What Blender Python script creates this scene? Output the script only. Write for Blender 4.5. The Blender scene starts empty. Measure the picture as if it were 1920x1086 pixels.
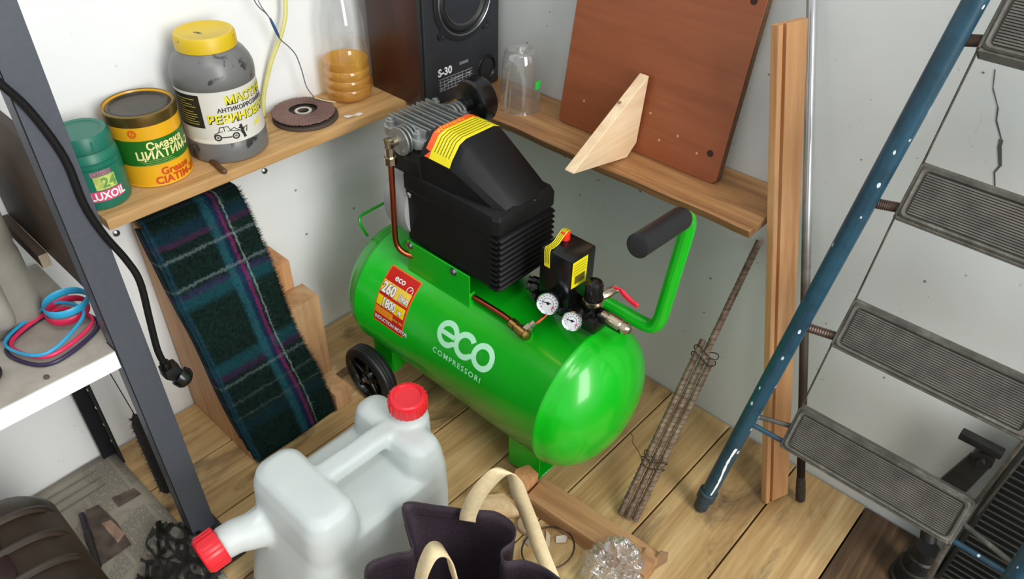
import bpy, bmesh, math, random
from mathutils import Vector as V, Matrix as Mx, noise as mnoise
random.seed(7)
sc = bpy.context.scene
C = sc.collection
PI = math.pi
# ------------------------------------------------------------------ camera, light, exposure
cam = bpy.data.cameras.new('camera'); co = bpy.data.objects.new('camera', cam); C.objects.link(co)
_y, _p, _r = 3.86777884, 0.674725885, 0.0260115699
_f = V((math.cos(_y)*math.cos(_p), math.sin(_y)*math.cos(_p), -math.sin(_p)))
_rt = _f.cross(V((0, 0, 1))).normalized(); _up = _rt.cross(_f)
_c, _s = math.cos(_r), math.sin(_r)
_R, _U = _rt*_c + _up*_s, _up*_c - _rt*_s
co.matrix_world = Mx(((_R.x, _U.x, -_f.x, 1.19968), (_R.y, _U.y, -_f.y, 1.32831), (_R.z, _U.z, -_f.z, 1.302), (0, 0, 0, 1)))
cam.sensor_width = 36; cam.lens = 1426.79/1920*36; cam.clip_start = .02
sc.camera = co
sc.view_settings.view_transform = 'Standard'; sc.view_settings.look = 'None'
sc.view_settings.gamma = 1; sc.view_settings.exposure = 0.15; sc.view_settings.use_curve_mapping = False
wd = bpy.data.worlds.new('world'); sc.world = wd; wd.use_nodes = True
wb = wd.node_tree.nodes['Background']; wb.inputs[0].default_value = (.86, .93, 1, 1); wb.inputs[1].default_value = .64

def area(name, loc, target, sx, sy, power, col):
    l = bpy.data.lights.new(name, 'AREA'); l.shape = 'RECTANGLE'; l.size = sx; l.size_y = sy; l.energy = power; l.color = col
    o = bpy.data.objects.new(name, l); C.objects.link(o); o.location = loc
    o.rotation_euler = (V(target)-V(loc)).to_track_quat('-Z', 'Y').to_euler()
area('doorway_daylight', (.95, 3.3, 1.9), (.4, .3, .6), 1.0, 3.0, 88, (1, .985, .95))
area('overhead_fill', (1.3, 1.3, 2.5), (.9, .5, 0), .9, .5, 9, (1, .97, .9))  # weak overhead area light added as general fill, no real fixture behind it

# ------------------------------------------------------------------ materials
def lin(h):
    h = h.lstrip('#'); o = []
    for i in (0, 2, 4):
        c = int(h[i:i+2], 16)/255; o.append(c/12.92 if c <= .04045 else ((c+.055)/1.055)**2.4)
    return (*o, 1)
class NT:
    def __init__(s, name):
        s.m = bpy.data.materials.new(name); s.m.use_nodes = True; s.t = s.m.node_tree
        s.b = s.t.nodes['Principled BSDF']; s.out = s.t.nodes['Material Output']
    def n(s, typ, **k):
        x = s.t.nodes.new('ShaderNode'+typ)
        for a, b in k.items(): setattr(x, a, b)
        return x
    def l(s, a, b): s.t.links.new(a, b)
    def coords(s, scale=(1, 1, 1), kind='Object'):
        tc = s.n('TexCoord'); mp = s.n('Mapping'); s.l(tc.outputs[kind], mp.inputs[0]); mp.inputs['Scale'].default_value = scale
        return mp.outputs[0]
    def noise(s, co, scale, detail=4, rough=.55, dist=0):
        x = s.n('TexNoise'); s.l(co, x.inputs['Vector']); x.inputs['Scale'].default_value = scale
        x.inputs['Detail'].default_value = detail; x.inputs['Roughness'].default_value = rough; x.inputs['Distortion'].default_value = dist
        return x.outputs['Fac']
    def ramp(s, f, stops, interp='LINEAR'):
        x = s.n('ValToRGB'); x.color_ramp.interpolation = interp; e = x.color_ramp.elements
        while len(e) < len(stops): e.new(.5)
        for k, (p, c) in enumerate(stops): e[k].position = p; e[k].color = c if not isinstance(c, str) else lin(c)
        s.l(f, x.inputs[0]); return x.outputs[0]
    def mix(s, fac, a, b, bt='MIX'):
        x = s.n('Mix', data_type='RGBA', blend_type=bt)
        for sock, v in ((x.inputs[0], fac), (x.inputs[6], a), (x.inputs[7], b)):
            if hasattr(v, 'is_linked') or hasattr(v, 'links'): s.l(v, sock)
            else: sock.default_value = v
        return x.outputs[2]
    def math(s, op, a, b=0.0, c=None):
        x = s.n('Math', operation=op)
        for k, v in enumerate((a, b) if c is None else (a, b, c)):
            if isinstance(v, (int, float)): x.inputs[k].default_value = v
            else: s.l(v, x.inputs[k])
        return x.outputs[0]
    def bump(s, f, strength=.2, dist=.002):
        x = s.n('Bump'); x.inputs['Strength'].default_value = strength; x.inputs['Distance'].default_value = dist
        s.l(f, x.inputs['Height']); s.l(x.outputs[0], s.b.inputs['Normal'])
    def set(s, col=None, rough=None, metal=None, spec=None, coat=None):
        if col is not None:
            if isinstance(col, str): s.b.inputs['Base Color'].default_value = lin(col)
            else: s.l(col, s.b.inputs['Base Color'])
        if rough is not None:
            if isinstance(rough, (int, float)): s.b.inputs['Roughness'].default_value = rough
            else: s.l(rough, s.b.inputs['Roughness'])
        if metal is not None: s.b.inputs['Metallic'].default_value = metal
        if spec is not None: s.b.inputs['Specular IOR Level'].default_value = spec
        if coat is not None: s.b.inputs['Coat Weight'].default_value = coat; s.b.inputs['Coat Roughness'].default_value = .08
        return s.m
_mc = {}
def plain(name, col, rough=.5, metal=0, var=.12, scale=30, bump=0, spec=.5, coat=0):
    if name in _mc: return _mc[name]
    t = NT(name); co = t.coords(); f = t.noise(co, scale, 4)
    c = lin(col); a = tuple(v*(1-var) for v in c[:3])+(1,); b = tuple(min(1, v*(1+var)) for v in c[:3])+(1,)
    t.set(t.ramp(f, [(.3, a), (.7, b)]), rough, metal, spec, coat)
    if bump: t.bump(t.noise(co, scale*6, 3), bump, .001)
    _mc[name] = t.m; return t.m
def wood(name, dark, mid, light, axis='x', stain=0, rough=.6, fine=1, knots=0, rnd=.25, stainc='2a1c10'):
    if name in _mc: return _mc[name]
    t = NT(name); k = {'x': 0, 'y': 1, 'z': 2}[axis]
    oi = t.n('ObjectInfo'); tc = t.n('TexCoord'); ad = t.n('VectorMath', operation='ADD')
    sc3 = t.n('VectorMath', operation='SCALE'); cx = t.n('CombineXYZ')
    for i in range(3): t.l(oi.outputs['Random'], cx.inputs[i])
    t.l(cx.outputs[0], sc3.inputs[0]); sc3.inputs['Scale'].default_value = 7.3
    t.l(tc.outputs['Object'], ad.inputs[0]); t.l(sc3.outputs[0], ad.inputs[1])
    def mp(s):
        m = t.n('Mapping'); t.l(ad.outputs[0], m.inputs[0]); m.inputs['Scale'].default_value = s; return m.outputs[0]
    s1 = [26*fine]*3; s1[k] = 1.6
    s2 = [150*fine]*3; s2[k] = 5
    a = t.noise(mp(s1), 1, 5, .6, 1.2); b = t.noise(mp(s2), 1, 3, .6, .3)
    col = t.ramp(a, [(.28, dark), (.5, mid), (.72, light)])
    col = t.mix(.28, col, t.ramp(b, [(.3, dark), (.7, light)]), 'MIX')
    if knots:
        kv = t.n('TexVoronoi'); s3 = [7.0]*3; s3[k] = 3.2; t.l(mp(s3), kv.inputs['Vector']); kv.inputs['Scale'].default_value = 1
        col = t.mix(t.ramp(kv.outputs['Distance'], [(.03, (knots,)*3+(1,)), (.13, (0, 0, 0, 1))]), col, lin('3c2414'))
    if stain:
        s5 = [9.0]*3; s5[k] = 4; sv = t.noise(mp(s5), 1, 6, .65, .6)
        col = t.mix(t.ramp(sv, [(.56, (0, 0, 0, 1)), (.74, (stain,)*3+(1,))]), col, lin(stainc))
    hs = t.n('HueSaturation'); t.l(col, hs.inputs['Color'])
    t.l(t.math('MULTIPLY_ADD', oi.outputs['Random'], rnd, 1-rnd/2), hs.inputs['Value'])
    t.set(hs.outputs[0], rough); t.bump(b, .25, .0008)
    _mc[name] = t.m; return t.m
def clear(name, tint, body, mixbody=.12, gloss=.1, rough=.06, face=.45):
    t = NT(name); tr = t.n('BsdfTransparent'); tr.inputs[0].default_value = lin(tint)
    gl = t.n('BsdfGlossy'); gl.inputs[0].default_value = (1, 1, 1, 1); gl.inputs['Roughness'].default_value = rough
    df = t.n('BsdfDiffuse'); df.inputs[0].default_value = lin(body)
    lw = t.n('LayerWeight'); lw.inputs[0].default_value = .35
    m1 = t.n('MixShader'); m1.inputs[0].default_value = mixbody; t.l(tr.outputs[0], m1.inputs[1]); t.l(df.outputs[0], m1.inputs[2])
    m2 = t.n('MixShader'); t.l(t.math('MULTIPLY_ADD', lw.outputs['Facing'], face, gloss), m2.inputs[0])
    t.l(m1.outputs[0], m2.inputs[1]); t.l(gl.outputs[0], m2.inputs[2]); t.l(m2.outputs[0], t.out.inputs[0])
    return t.m

# ------------------------------------------------------------------ mesh helpers (all coordinates in metres, world frame unless a matrix is given)
class MB:
    def __init__(s, M=None): s.v = []; s.f = []; s.M = M
    def p(s, c):
        c = V(c); s.v.append(s.M @ c if s.M else c); return len(s.v)-1
    def ps(s, L): return [s.p(c) for c in L]
    def box(s, lo, hi):
        a = s.ps([(x, y, z) for x in (lo[0], hi[0]) for y in (lo[1], hi[1]) for z in (lo[2], hi[2])])
        for q in ((0, 1, 3, 2), (4, 6, 7, 5), (0, 4, 5, 1), (2, 3, 7, 6), (0, 2, 6, 4), (1, 5, 7, 3)): s.f.append([a[i] for i in q])
        return s
    def prism(s, poly, d):          # polygon (3-D points) swept along vector d
        n = len(poly); d = V(d); a = s.ps(poly); b = s.ps([V(q)+d for q in poly])
        s.f.append(a[::-1]); s.f.append(b)
        for i in range(n): j = (i+1) % n; s.f.append([a[i], a[j], b[j], b[i]])
        return s
    def loft(s, rings, closed=True, caps=True):
        R = [s.ps(r) for r in rings]; n = len(R[0])
        for a, b in zip(R, R[1:]):
            for i in range(n if closed else n-1): j = (i+1) % n; s.f.append([a[i], a[j], b[j], b[i]])
        if caps and closed: s.f.append(R[0][::-1]); s.f.append(R[-1])
        return s
    def lathe(s, prof, o, ax=(0, 0, 1), n=32, a0=0, a1=None, caps=True):
        ax = V(ax).normalized(); o = V(o)
        e1 = ax.orthogonal().normalized() if abs(ax.z) < .99 else V((1, 0, 0)); e2 = ax.cross(e1)
        full = a1 is None; a1 = 2*PI if full else a1; m = n if full else n+1
        rings = []
        for t, r in prof:
            rings.append([o+ax*t+e1*(r*math.cos(a0+(a1-a0)*k/n))+e2*(r*math.sin(a0+(a1-a0)*k/n)) for k in range(m)])
        s.loft(rings, closed=full, caps=full and caps); return s
    def tube(s, pts, r, n=10, closed=False, flat=None, up=None):
        P = [V(q) for q in pts]; m = len(P); rs = r if isinstance(r, (list, tuple)) else [r]*m
        T = []
        for i in range(m):
            a = P[(i-1) % m] if closed or i else P[i]; b = P[(i+1) % m] if closed or i < m-1 else P[i]
            T.append((b-a).normalized() if (b-a).length > 1e-9 else V((0, 0, 1)))
        nrm = V(up) if up else T[0].orthogonal()
        rings = []
        for i in range(m):
            if up: nrm = V(up)
            nn = nrm - T[i]*nrm.dot(T[i])
            nrm = nn.normalized() if nn.length > 1e-6 else T[i].orthogonal().normalized()
            bi = T[i].cross(nrm)
            fx, fy = flat if flat else (1, 1)
            rings.append([P[i]+nrm*(math.cos(2*PI*k/n)*rs[i]*fx)+bi*(math.sin(2*PI*k/n)*rs[i]*fy) for k in range(n)])
        if closed: rings.append(rings[0])
        s.loft(rings, True, not closed); return s
    def sheet(s, fn, nu, nv):
        a = [[s.p(fn(i/nu, j/nv)) for j in range(nv+1)] for i in range(nu+1)]
        for i in range(nu):
            for j in range(nv): s.f.append([a[i][j], a[i+1][j], a[i+1][j+1], a[i][j+1]])
        return s
def cr(pts, k=6, closed=False):     # Catmull-Rom resample
    P = [V(q) for q in pts]; n = len(P); o = []
    for i in range(n if closed else n-1):
        g = (lambda j: P[j % n]) if closed else (lambda j: P[max(0, min(n-1, j))])
        a, b, c, d = g(i-1), g(i), g(i+1), g(i+2)
        for q in range(k):
            t = q/k; o.append(.5*((2*b)+(c-a)*t+(2*a-5*b+4*c-d)*t*t+(3*b-a-3*c+d)*t**3))
    if not closed: o.append(P[-1])
    return o
def tag(o, label=None, cat=None, group=None, kind=None):
    if label: o['label'] = label
    if cat: o['category'] = cat
    if group: o['group'] = group
    if kind: o['kind'] = kind
    return o
def thing(name, label, cat, loc=(0, 0, 0), M=None, group=None):
    o = bpy.data.objects.new(name, None); C.objects.link(o); o.empty_display_size = .02
    o.matrix_world = M if M else Mx.Translation(V(loc))
    o['_m'] = 1; ROOT[o.name] = (M if M else Mx.Translation(V(loc))).inverted()
    return tag(o, label, cat, group)
ROOT = {}
def top(o):
    while o.parent: o = o.parent
    return o
def part(name, mb, mat, parent=None, bevel=0, seg=2, angle=35, label=None, kind=None, loc=None, M=None, solid=0, group=None, cat=None):
    inv = ROOT[top(parent).name] if parent else (M if M else Mx.Translation(V(loc or (0, 0, 0)))).inverted()
    me = bpy.data.meshes.new(name); me.from_pydata([inv @ v for v in mb.v], [], mb.f)
    bm = bmesh.new(); bm.from_mesh(me)
    bmesh.ops.recalc_face_normals(bm, faces=bm.faces)
    if bevel:
        ed = [e for e in bm.edges if len(e.link_faces) == 2 and e.calc_face_angle(0) > .5]
        bmesh.ops.bevel(bm, geom=ed, offset=bevel, segments=seg, profile=.6, affect='EDGES', clamp_overlap=True)
    bm.to_mesh(me); bm.free()
    me.shade_smooth(); me.set_sharp_from_angle(angle=math.radians(angle))
    if mat: me.materials.append(mat)
    o = bpy.data.objects.new(name, me); C.objects.link(o)
    if parent: o.parent = parent
    else: o.matrix_world = inv.inverted(); ROOT[o.name] = inv
    if solid:
        md = o.modifiers.new('thickness', 'SOLIDIFY'); md.thickness = solid; md.offset = 0
    return tag(o, label, cat, group, kind)
def one(name, mb, mat, label, cat, loc=(0, 0, 0), M=None, group=None, **k):
    return part(name, mb, mat, None, label=label, cat=cat, loc=loc, M=M, group=group, **k)
def text_mb(s, size, fn, bold=0, align='LEFT', cut=.004, spacing=1, shear=0, xs=1):
    cu = bpy.data.curves.new('txt', 'FONT'); cu.body = s; cu.size = size; cu.align_x = align; cu.offset = bold*size
    cu.space_character = spacing; cu.shear = shear; cu.resolution_u = 3; cu.fill_mode = 'FRONT'
    o = bpy.data.objects.new('txt', cu); C.objects.link(o)
    dg = bpy.context.evaluated_depsgraph_get(); me = bpy.data.meshes.new_from_object(o.evaluated_get(dg))
    bm = bmesh.new(); bm.from_mesh(me); bmesh.ops.remove_doubles(bm, verts=bm.verts, dist=1e-6)
    if cut and bm.verts:
        for ax in (0, 1):
            lo = min(v.co[ax] for v in bm.verts); hi = max(v.co[ax] for v in bm.verts); t = lo+cut
            while t < hi:
                c = V((0, 0, 0)); c[ax] = t; nn = V((0, 0, 0)); nn[ax] = 1
                bmesh.ops.bisect_plane(bm, geom=bm.verts[:]+bm.edges[:]+bm.faces[:], plane_co=c, plane_no=nn); t += cut
    mb = MB(); bm.verts.index_update()
    for v in bm.verts: mb.p(fn(v.co.x*xs, v.co.y))
    for f in bm.faces: mb.f.append([v.index for v in f.verts])
    bm.free(); bpy.data.objects.remove(o); bpy.data.curves.remove(cu); bpy.data.meshes.remove(me)
    return mb
def stroke2d(mb, pts, w, fn):       # flat ribbon following a 2-D line, mapped by fn
    P = [V((a, b, 0)) for a, b in pts]; L = []; Rr = []
    for i, q in enumerate(P):
        t = (P[min(i+1, len(P)-1)]-P[max(i-1, 0)]).normalized(); nn = V((-t.y, t.x, 0))*(w/2)
        L.append(mb.p(fn(*(q+nn).xy))); Rr.append(mb.p(fn(*(q-nn).xy)))
    for i in range(len(P)-1): mb.f.append([L[i], L[i+1], Rr[i+1], Rr[i]])
    return mb
def arc(cx, cy, r, a0, a1, n=24, ry=None):
    return [(cx+r*math.cos(math.radians(a0+(a1-a0)*k/n)), cy+(ry or r)*math.sin(math.radians(a0+(a1-a0)*k/n))) for k in range(n+1)]
def cylmap(cx, cy, r, z0, a0, off=.0005):   # text on an upright cylinder: x runs along the circumference
    return lambda x, y: (cx+(r+off)*math.cos(a0+x/r), cy+(r+off)*math.sin(a0+x/r), z0+y)
def patch(mb, fn, x0, x1, y0, y1, nx=12, ny=1): return mb.sheet(lambda u, v: fn(x0+(x1-x0)*u, y0+(y1-y0)*v), nx, ny)

# base colours
white_p = plain('white_print', 'f2f2ee', .5, var=.02); black_p = plain('black_print', '141414', .5, var=.05)
black_plastic = plain('black_plastic', '0b0b0c', .5, var=.1, scale=60, bump=.12, spec=.3)
black_gloss = plain('black_gloss', '0c0d0e', .22, var=.1)
rubber = plain('black_rubber', '17181a', .45, var=.15, bump=.1)
steel = plain('steel_bolt', 'b8bcc0', .25, 1, var=.15)
chrome = plain('bright_chrome', 'd8dade', .16, 1, var=.05)
brass = plain('brass', 'b08d52', .28, 1, var=.15)
nickel = plain('nickel_brass', 'b9ab94', .22, 1, var=.1)
copper = plain('copper', 'b0573a', .3, 1, var=.15)
alu = plain('cast_aluminium', 'a3a6a4', .42, .85, var=.12, scale=80, bump=.2)
green = plain('green_paint', '0bae18', .27, var=.05, scale=14, coat=.35)
yellow = plain('yellow_print', 'ecdd10', .45, var=.05); red = plain('red_plastic', 'd8202c', .32, var=.06)
shelf_wood = wood('shelf_pine_left', '946a3c', 'c0965f', 'd6b27f', 'x', .25, rnd=.05)
shelf_wood_y = wood('shelf_pine_right', '70482a', '9c6d42', 'bd9462', 'y', .35, rnd=.05)
pale_wood = wood('pale_pine', 'b89468', 'd2b48a', 'e2cba8', 'z', .12, rnd=.12)
orange_wood = wood('orange_pine', '9a6238', 'bd8656', 'd3a378', 'z', .15, rnd=.12)
beam_wood = wood('beam_pine', '7c5433', 'a87a50', 'c39a6e', 'y', .5, rnd=.12)

def wall_mat(name, base, dirt, spots):
    t = NT(name); co = t.coords(); a = t.noise(co, 2.2, 5, .6); b = t.noise(co, 30, 4)
    col = t.mix(t.ramp(a, [(.35, (0, 0, 0, 1)), (.8, (.45, .45, .45, 1))]), lin(base), lin(dirt))
    vo = t.n('TexVoronoi'); t.l(t.coords((1, 1, 1)), vo.inputs['Vector']); vo.inputs['Scale'].default_value = spots
    spot = t.ramp(t.math('ADD', vo.outputs['Distance'], t.math('MULTIPLY', t.noise(co, 90, 3), .09)), [(.085, (1, 1, 1, 1)), (.11, (0, 0, 0, 1))])
    gate = t.ramp(t.noise(co, 9, 3), [(.47, (0, 0, 0, 1)), (.55, (.8, .8, .8, 1))])
    col = t.mix(t.math('MULTIPLY', spot, gate), col, lin('55554f'))
    sk = t.ramp(t.noise(t.coords((9, 30, 9)), 3, 6, .7, 1), [(.66, (0, 0, 0, 1)), (.70, (.35, .35, .35, 1))])
    col = t.mix(sk, col, lin('9a9b96'))
    t.set(col, .55); t.bump(t.math('ADD', b, t.math('MULTIPLY', spot, -1.5)), .2, .002); return t.m

# ------------------------------------------------------------------ setting: floor of planks, two walls
floor = tag(thing('floor', None, None, (1.2, 1.0, -.03)), 'floor of wide yellowish wooden planks with dark gaps', None, None, 'structure')
floor_w = wood('floor_plank', '916d3e', 'b69361', 'd3b987', 'x', .9, .5, .8, 1.0, .16, '33221a')
floor_g = wood('floor_plank_grey', '8f887a', 'aaa498', 'bdb8aa', 'x', .3, .45, .8, 0, .1)
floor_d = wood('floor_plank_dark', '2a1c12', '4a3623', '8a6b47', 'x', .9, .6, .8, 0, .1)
edges = [.005, .161, .3145, .467, .624, .781, .935, 1.095, 1.248, 1.402, 1.556, 1.71, 1.86, 2.0]
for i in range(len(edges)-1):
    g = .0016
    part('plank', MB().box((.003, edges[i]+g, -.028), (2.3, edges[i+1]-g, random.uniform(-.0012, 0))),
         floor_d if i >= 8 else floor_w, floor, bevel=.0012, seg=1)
part('subfloor', MB().box((-.0, 0, -.06), (2.4, 2.1, -.0285)), plain('subfloor_dark', '1a120b', .9), floor)
wl = MB().box((-.06, -.06, -.06), (2.4, -.0005, 2.3))
part('wall_left', wl, wall_mat('white_wall_paint', 'eceeee', 'd6d8d4', 16), None, kind='structure', label='bright white painted wall on the left behind the cans')
wr = MB().box((-.06, 0, -.06), (-.0005, 2.1, 2.3))
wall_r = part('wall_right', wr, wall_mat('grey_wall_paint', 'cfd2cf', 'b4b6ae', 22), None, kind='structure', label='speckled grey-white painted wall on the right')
ck = MB()
crk = [(1.143, .897), (1.150, .872), (1.166, .848), (1.171, .83), (1.187, .806), (1.189, .795), (1.200, .769), (1.197, .757), (1.207, .733)]
for (a, b), (c_, d), w in zip(crk, crk[1:], (.0008, .001, .0012, .0014, .003, .003, .0016, .0012)):
    ck.f.append(ck.ps([(.0001, a-w, b), (.0001, a+w, b), (.0001, c_+w*.8, d), (.0001, c_-w*.8, d)]))
part('crack', ck, plain('crack_dark', '4e4f4b', .8), wall_r)
ch = MB()
for _ in range(150):   # chips of paint knocked off the right wall
    y, z = random.uniform(.2, 1.5), random.uniform(.08, 1.0); r = random.choice((.001, .0012, .0016, .002, .0035))*random.uniform(.8, 1.2); n = 6
    ch.f.append(ch.ps([(.0002, y+r*math.cos(2*PI*k/n)*random.uniform(.5, 1.2), z+r*math.sin(2*PI*k/n)*random.uniform(.3, .8)) for k in range(n)]))
part('paint_chip', ch, plain('chip_grey', '6f706b', .8, var=.4, scale=60), wall_r, kind='stuff')

# ------------------------------------------------------------------ shelves
H = .605
t = MB().box((.002, .001, H-.020), (.874, .156, H))
sl = one('wall_shelf', t, shelf_wood, 'narrow pine shelf on the left wall holding the cans and bottle', 'shelf', (.44, .0, H-.02), bevel=.002)
rim = [(.003, .158)]
n = 26
front = []
for k in range(n+1):
    y = .158+(.927-.158)*k/n; front.append((.165+.0012*math.sin(k*1.3)+.0018*math.sin(k*.43+1), y))
ring_t = [(.001, .158, H)]+[(x, y, H) for x, y in front]+[(.001, .927, H)]
ring_b = [(.001, .158, H-.021)]+[(x-.010, y-.002, H-.021) for x, y in front]+[(.001, .925, H-.021)]
one('wall_shelf', MB().loft([ring_b, ring_t]), shelf_wood_y, 'rough-edged pine shelf on the right wall under the brown board', 'shelf', (.0, .55, H-.02), bevel=.0015, seg=1)
for (x, z), lb in (((.502, .483), 'small screw in the left wall below the jar on the shelf'), ((.822, .481), 'screw in the left wall under the shelf end by the grey post'), ((.173, .499), 'screw in the left wall by the corner above the compressor')):
    s = thing('screw', lb, 'screw', (x, 0, z))
    part('head', MB().lathe([(0, .007), (.003, .0065), (.005, .003)], (x, -.0002, z), (0, 1, 0), 12), steel, s)
    part('slot', MB().box((x-.005, .0045, z-.0008), (x+.005, .0053, z+.0008)), black_p, s)

# ------------------------------------------------------------------ compressor
TX, TZ, TR, Y0, Y1 = .341, .234, .1495, .243, .765
cp = thing('air_compressor', 'bright green air compressor on wheels with a black motor cover, in the corner', 'compressor', (TX, .5, 0))
prof = []
for k in range(11):
    a = PI/2*k/10; prof.append((Y0-.085*math.cos(a), max(.0008, TR*math.sin(a)*.995)))
prof += [(Y0+.002, TR+.0022), (Y0+.008, TR+.0024), (Y0+.010, TR), (Y0+.2, TR), (Y1-.010, TR), (Y1-.008, TR+.0024), (Y1-.002, TR+.0022)]
for k in range(11):
    a = PI/2*(1-k/10); prof.append((Y1+.085*math.cos(a), max(.0008, TR*math.sin(a)*.995)))
part('tank', MB().lathe(prof, (TX, 0, TZ), (0, 1, 0), 96), green, cp, angle=60)
def tk(y, a, off=.0): return (TX+(TR+off)*math.cos(a), y, TZ+(TR+off)*math.sin(a))
def tmap(yc, ac, off=.0006): return lambda x, y: tk(yc+x, ac+y/TR, off)
# logo and lettering sprayed on the tank
logo_m = plain('pale_green_print', 'a9e3bd', .4, var=.02)
D = math.radians
lm = tmap(.4895, D(33.5)); w = .0115
lg = MB()
e_c, c_c, o_c, r_ = (.0255, .0), (.0725, -.001), (.119, -.0005), .0215
stroke2d(lg, [(e_c[0]-r_+.006, -.0), (e_c[0]+r_-.001, -.0)][0:2] and [(e_c[0]-r_+.004+i*.004, -.0) for i in range(10)], w*.78, lm)
stroke2d(lg, arc(*e_c, r_, 0, 300, 40), w, lm)
stroke2d(lg, arc(*e_c, r_, 300, 322, 4)+[(e_c[0]+.024, -.0105), (c_c[0]-.0212, .003)], w*.9, lm)
stroke2d(lg, arc(*c_c, r_, 42, 310, 36), w, lm)
stroke2d(lg, arc(*c_c, r_, 310, 325, 3)+[(c_c[0]+.0235, -.0105), (o_c[0]-.0212, .003)], w*.9, lm)
stroke2d(lg, arc(*o_c, r_, 0, 360, 48), w, lm)
part('logo', lg, logo_m, cp, label='large pale green rounded lettering')
part('lettering', text_mb('COMPRESSORI', .0165, tmap(.4895, D(14.2)), .012, cut=.003, spacing=1.28, xs=1.0), logo_m, cp, label='small pale green lettering')
# red and yellow data sticker
sm0 = tmap(.3115, D(6.5), .0004); SW, SH = .0915, .128
def lay(k): return tmap(.3115, D(6.5), .0004+.00025*k)
st = part('sticker', patch(MB(), lay(0), 0, SW, 0, SH, 6, 16), plain('sticker_orange', 'f0702a', .4, var=.03), cp, label='red and yellow rating sticker')
part('panel', patch(MB(), lay(1), .003, SW-.003, .003, SH-.003, 6, 16), plain('sticker_red', 'c81f16', .4, var=.04), st)
part('panel', patch(MB(), lay(2), .003, SW-.006, .068, .095, 6, 6), plain('sticker_yellow', 'f1cf4a', .4, var=.05), st, label='yellow band')
part('panel', patch(MB(), lay(2), .003, SW-.006, .040, .062, 6, 6), plain('sticker_bright_yellow', 'f3d60c', .4, var=.05), st, label='yellow band')
part('panel', patch(MB(), lay(2), .003, SW*.62, .022, .037, 6, 4), plain('sticker_amber', 'ec8c1c', .4, var=.05), st, label='amber band')
outl = plain('lettering_maroon', '7c1420', .5, var=.02)
for s_, sz, x, y, b, xs in (('eco', .019, .026, .103, .02, 1.1), ('260', .031, .006, .070, .035, .82), ('l/min', .019, .057, .0715, .03, .72), ('1800', .026, .017, .0425, .035, .8), ('w', .02, .066, .0435, .03, .8), ('INDUCTION MOTOR', .0118, .0055, .009, .03, .88)):
    part('lettering', text_mb(s_, sz, lambda a, c, x=x, y=y: lay(3)(x+a-.0006, y+c-.0006), b+.045 if sz > .012 else b+.02, xs=xs), outl, st, label='maroon outline of the lettering') if s_ != 'eco' else None
    part('lettering', text_mb(s_, sz, lambda a, c, x=x, y=y: lay(4)(x+a, y+c), b, xs=xs), white_p, st, label='white lettering')
em = MB(); stroke2d(em, arc(.075, .1, .008, -30, 210, 16), .0016, lay(3)); stroke2d(em, [(.075, .1), (.079, .105)], .0016, lay(3)); part('emblem', em, white_p, st)
part('fine_print', text_mb('MOTOR TYPE', .006, lambda a, c: lay(3)(.05+a, .026+c), .02), plain('sticker_yellow', 'f1cf4a'), st)
# motor carrier plates with bolts
for sx in (1, -1):
    px = TX+sx*.077
    z0 = TZ+math.sqrt(TR**2-.077**2)-.004
    pl = part('bracket_plate', MB().box((px-.0015, .352, z0), (px+.0015, .528, .437)).box((px-.014 if sx > 0 else px, .5255, z0), (px if sx > 0 else px+.014, .5285, .395)), green, cp, bevel=.0008, seg=1)
    for yy in (.364, .487):
        part('bolt', MB().lathe([(0, .0085), (.0012, .0085), (.0013, .0058), (.0055, .0055), (.006, .003)], (px+sx*.0015, yy, .428), (sx, 0, 0), 12), steel, pl)
# motor cover: louvred body and sloping hood
X0, X1, YB, YF, ZB, ZT = .2585, .4165, .356, .596, .428, .594
ins = lambda d: [(X0+d, YB), (X1-d, YB), (X1-d, YF-d), (X0+d, YF-d)]
def body_ring(z, d=0, c=.012):
    x0, x1, y0, y1 = X0+d, X1-d, YB, YF-d
    return [(x0, y0, z), (x1, y0, z), (x1, y1-c, z), (x1-c*.5, y1-c*.15, z), (x1-c, y1, z), (x0+c, y1, z), (x0+c*.5, y1-c*.15, z), (x0, y1-c, z)]
mc = part('motor_cover', MB().loft([body_ring(ZB, .010), body_ring(ZB+.012, .003), body_ring(ZB+.03, .0035), body_ring(.550, .0035), body_ring(.556, 0), body_ring(.583, 0), body_ring(.590, .003), body_ring(ZT, .010)]), black_plastic, cp, angle=28, label='black louvred motor cover')
for k in range(10):
    z = .436+k*.0118
    lv = MB().prism([(X0+.006, YF-.006, z), (X0+.006, YF+.0035, z-.0012), (X0+.006, YF+.0035, z+.0026), (X0+.006, YF-.006, z+.0062)], (X1-X0-.012, 0, 0))
    part('louvre', lv, black_plastic, mc, bevel=.0008, seg=1)
    part('louvre', MB().box((X1-.008, YF-.020, z), (X1+.0005, YF-.001, z+.0058)), black_plastic, mc, bevel=.0006, seg=1)
def hood(y, zt, xa, xb, zs, e=.014):   # cross-section, 9 points
    zb = ZT-.008
    return [(xa+.006, y, zb), (xa+.004, y, zs-.012), (xa+.010, y, zs), (xa+.030, y, zt-.006), (xa+.045, y, zt), (xb-.045, y, zt), (xb-.030, y, zt-.006), (xb-.010, y, zs), (xb-.004, y, zs-.012), (xb-.006, y, zb)]
hd = part('hood', MB().loft([hood(.325, .645, X0-.003, X1+.003, .628), hood(.400, .648, X0-.003, X1+.003, .632), hood(.402, .676, X0-.001, X1+.001, .648), hood(.412, .684, X0-.001, X1+.001, .654), hood(.478, .684, X0, X1, .652), hood(.492, .677, X0, X1-.003, .646), hood(.587, .599, X0+.008, X1-.02, .594), hood(.592, .592, X0+.012, X1-.025, .5905)]), black_plastic, cp, angle=24)
for dz in (.5, .6): pass
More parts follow.
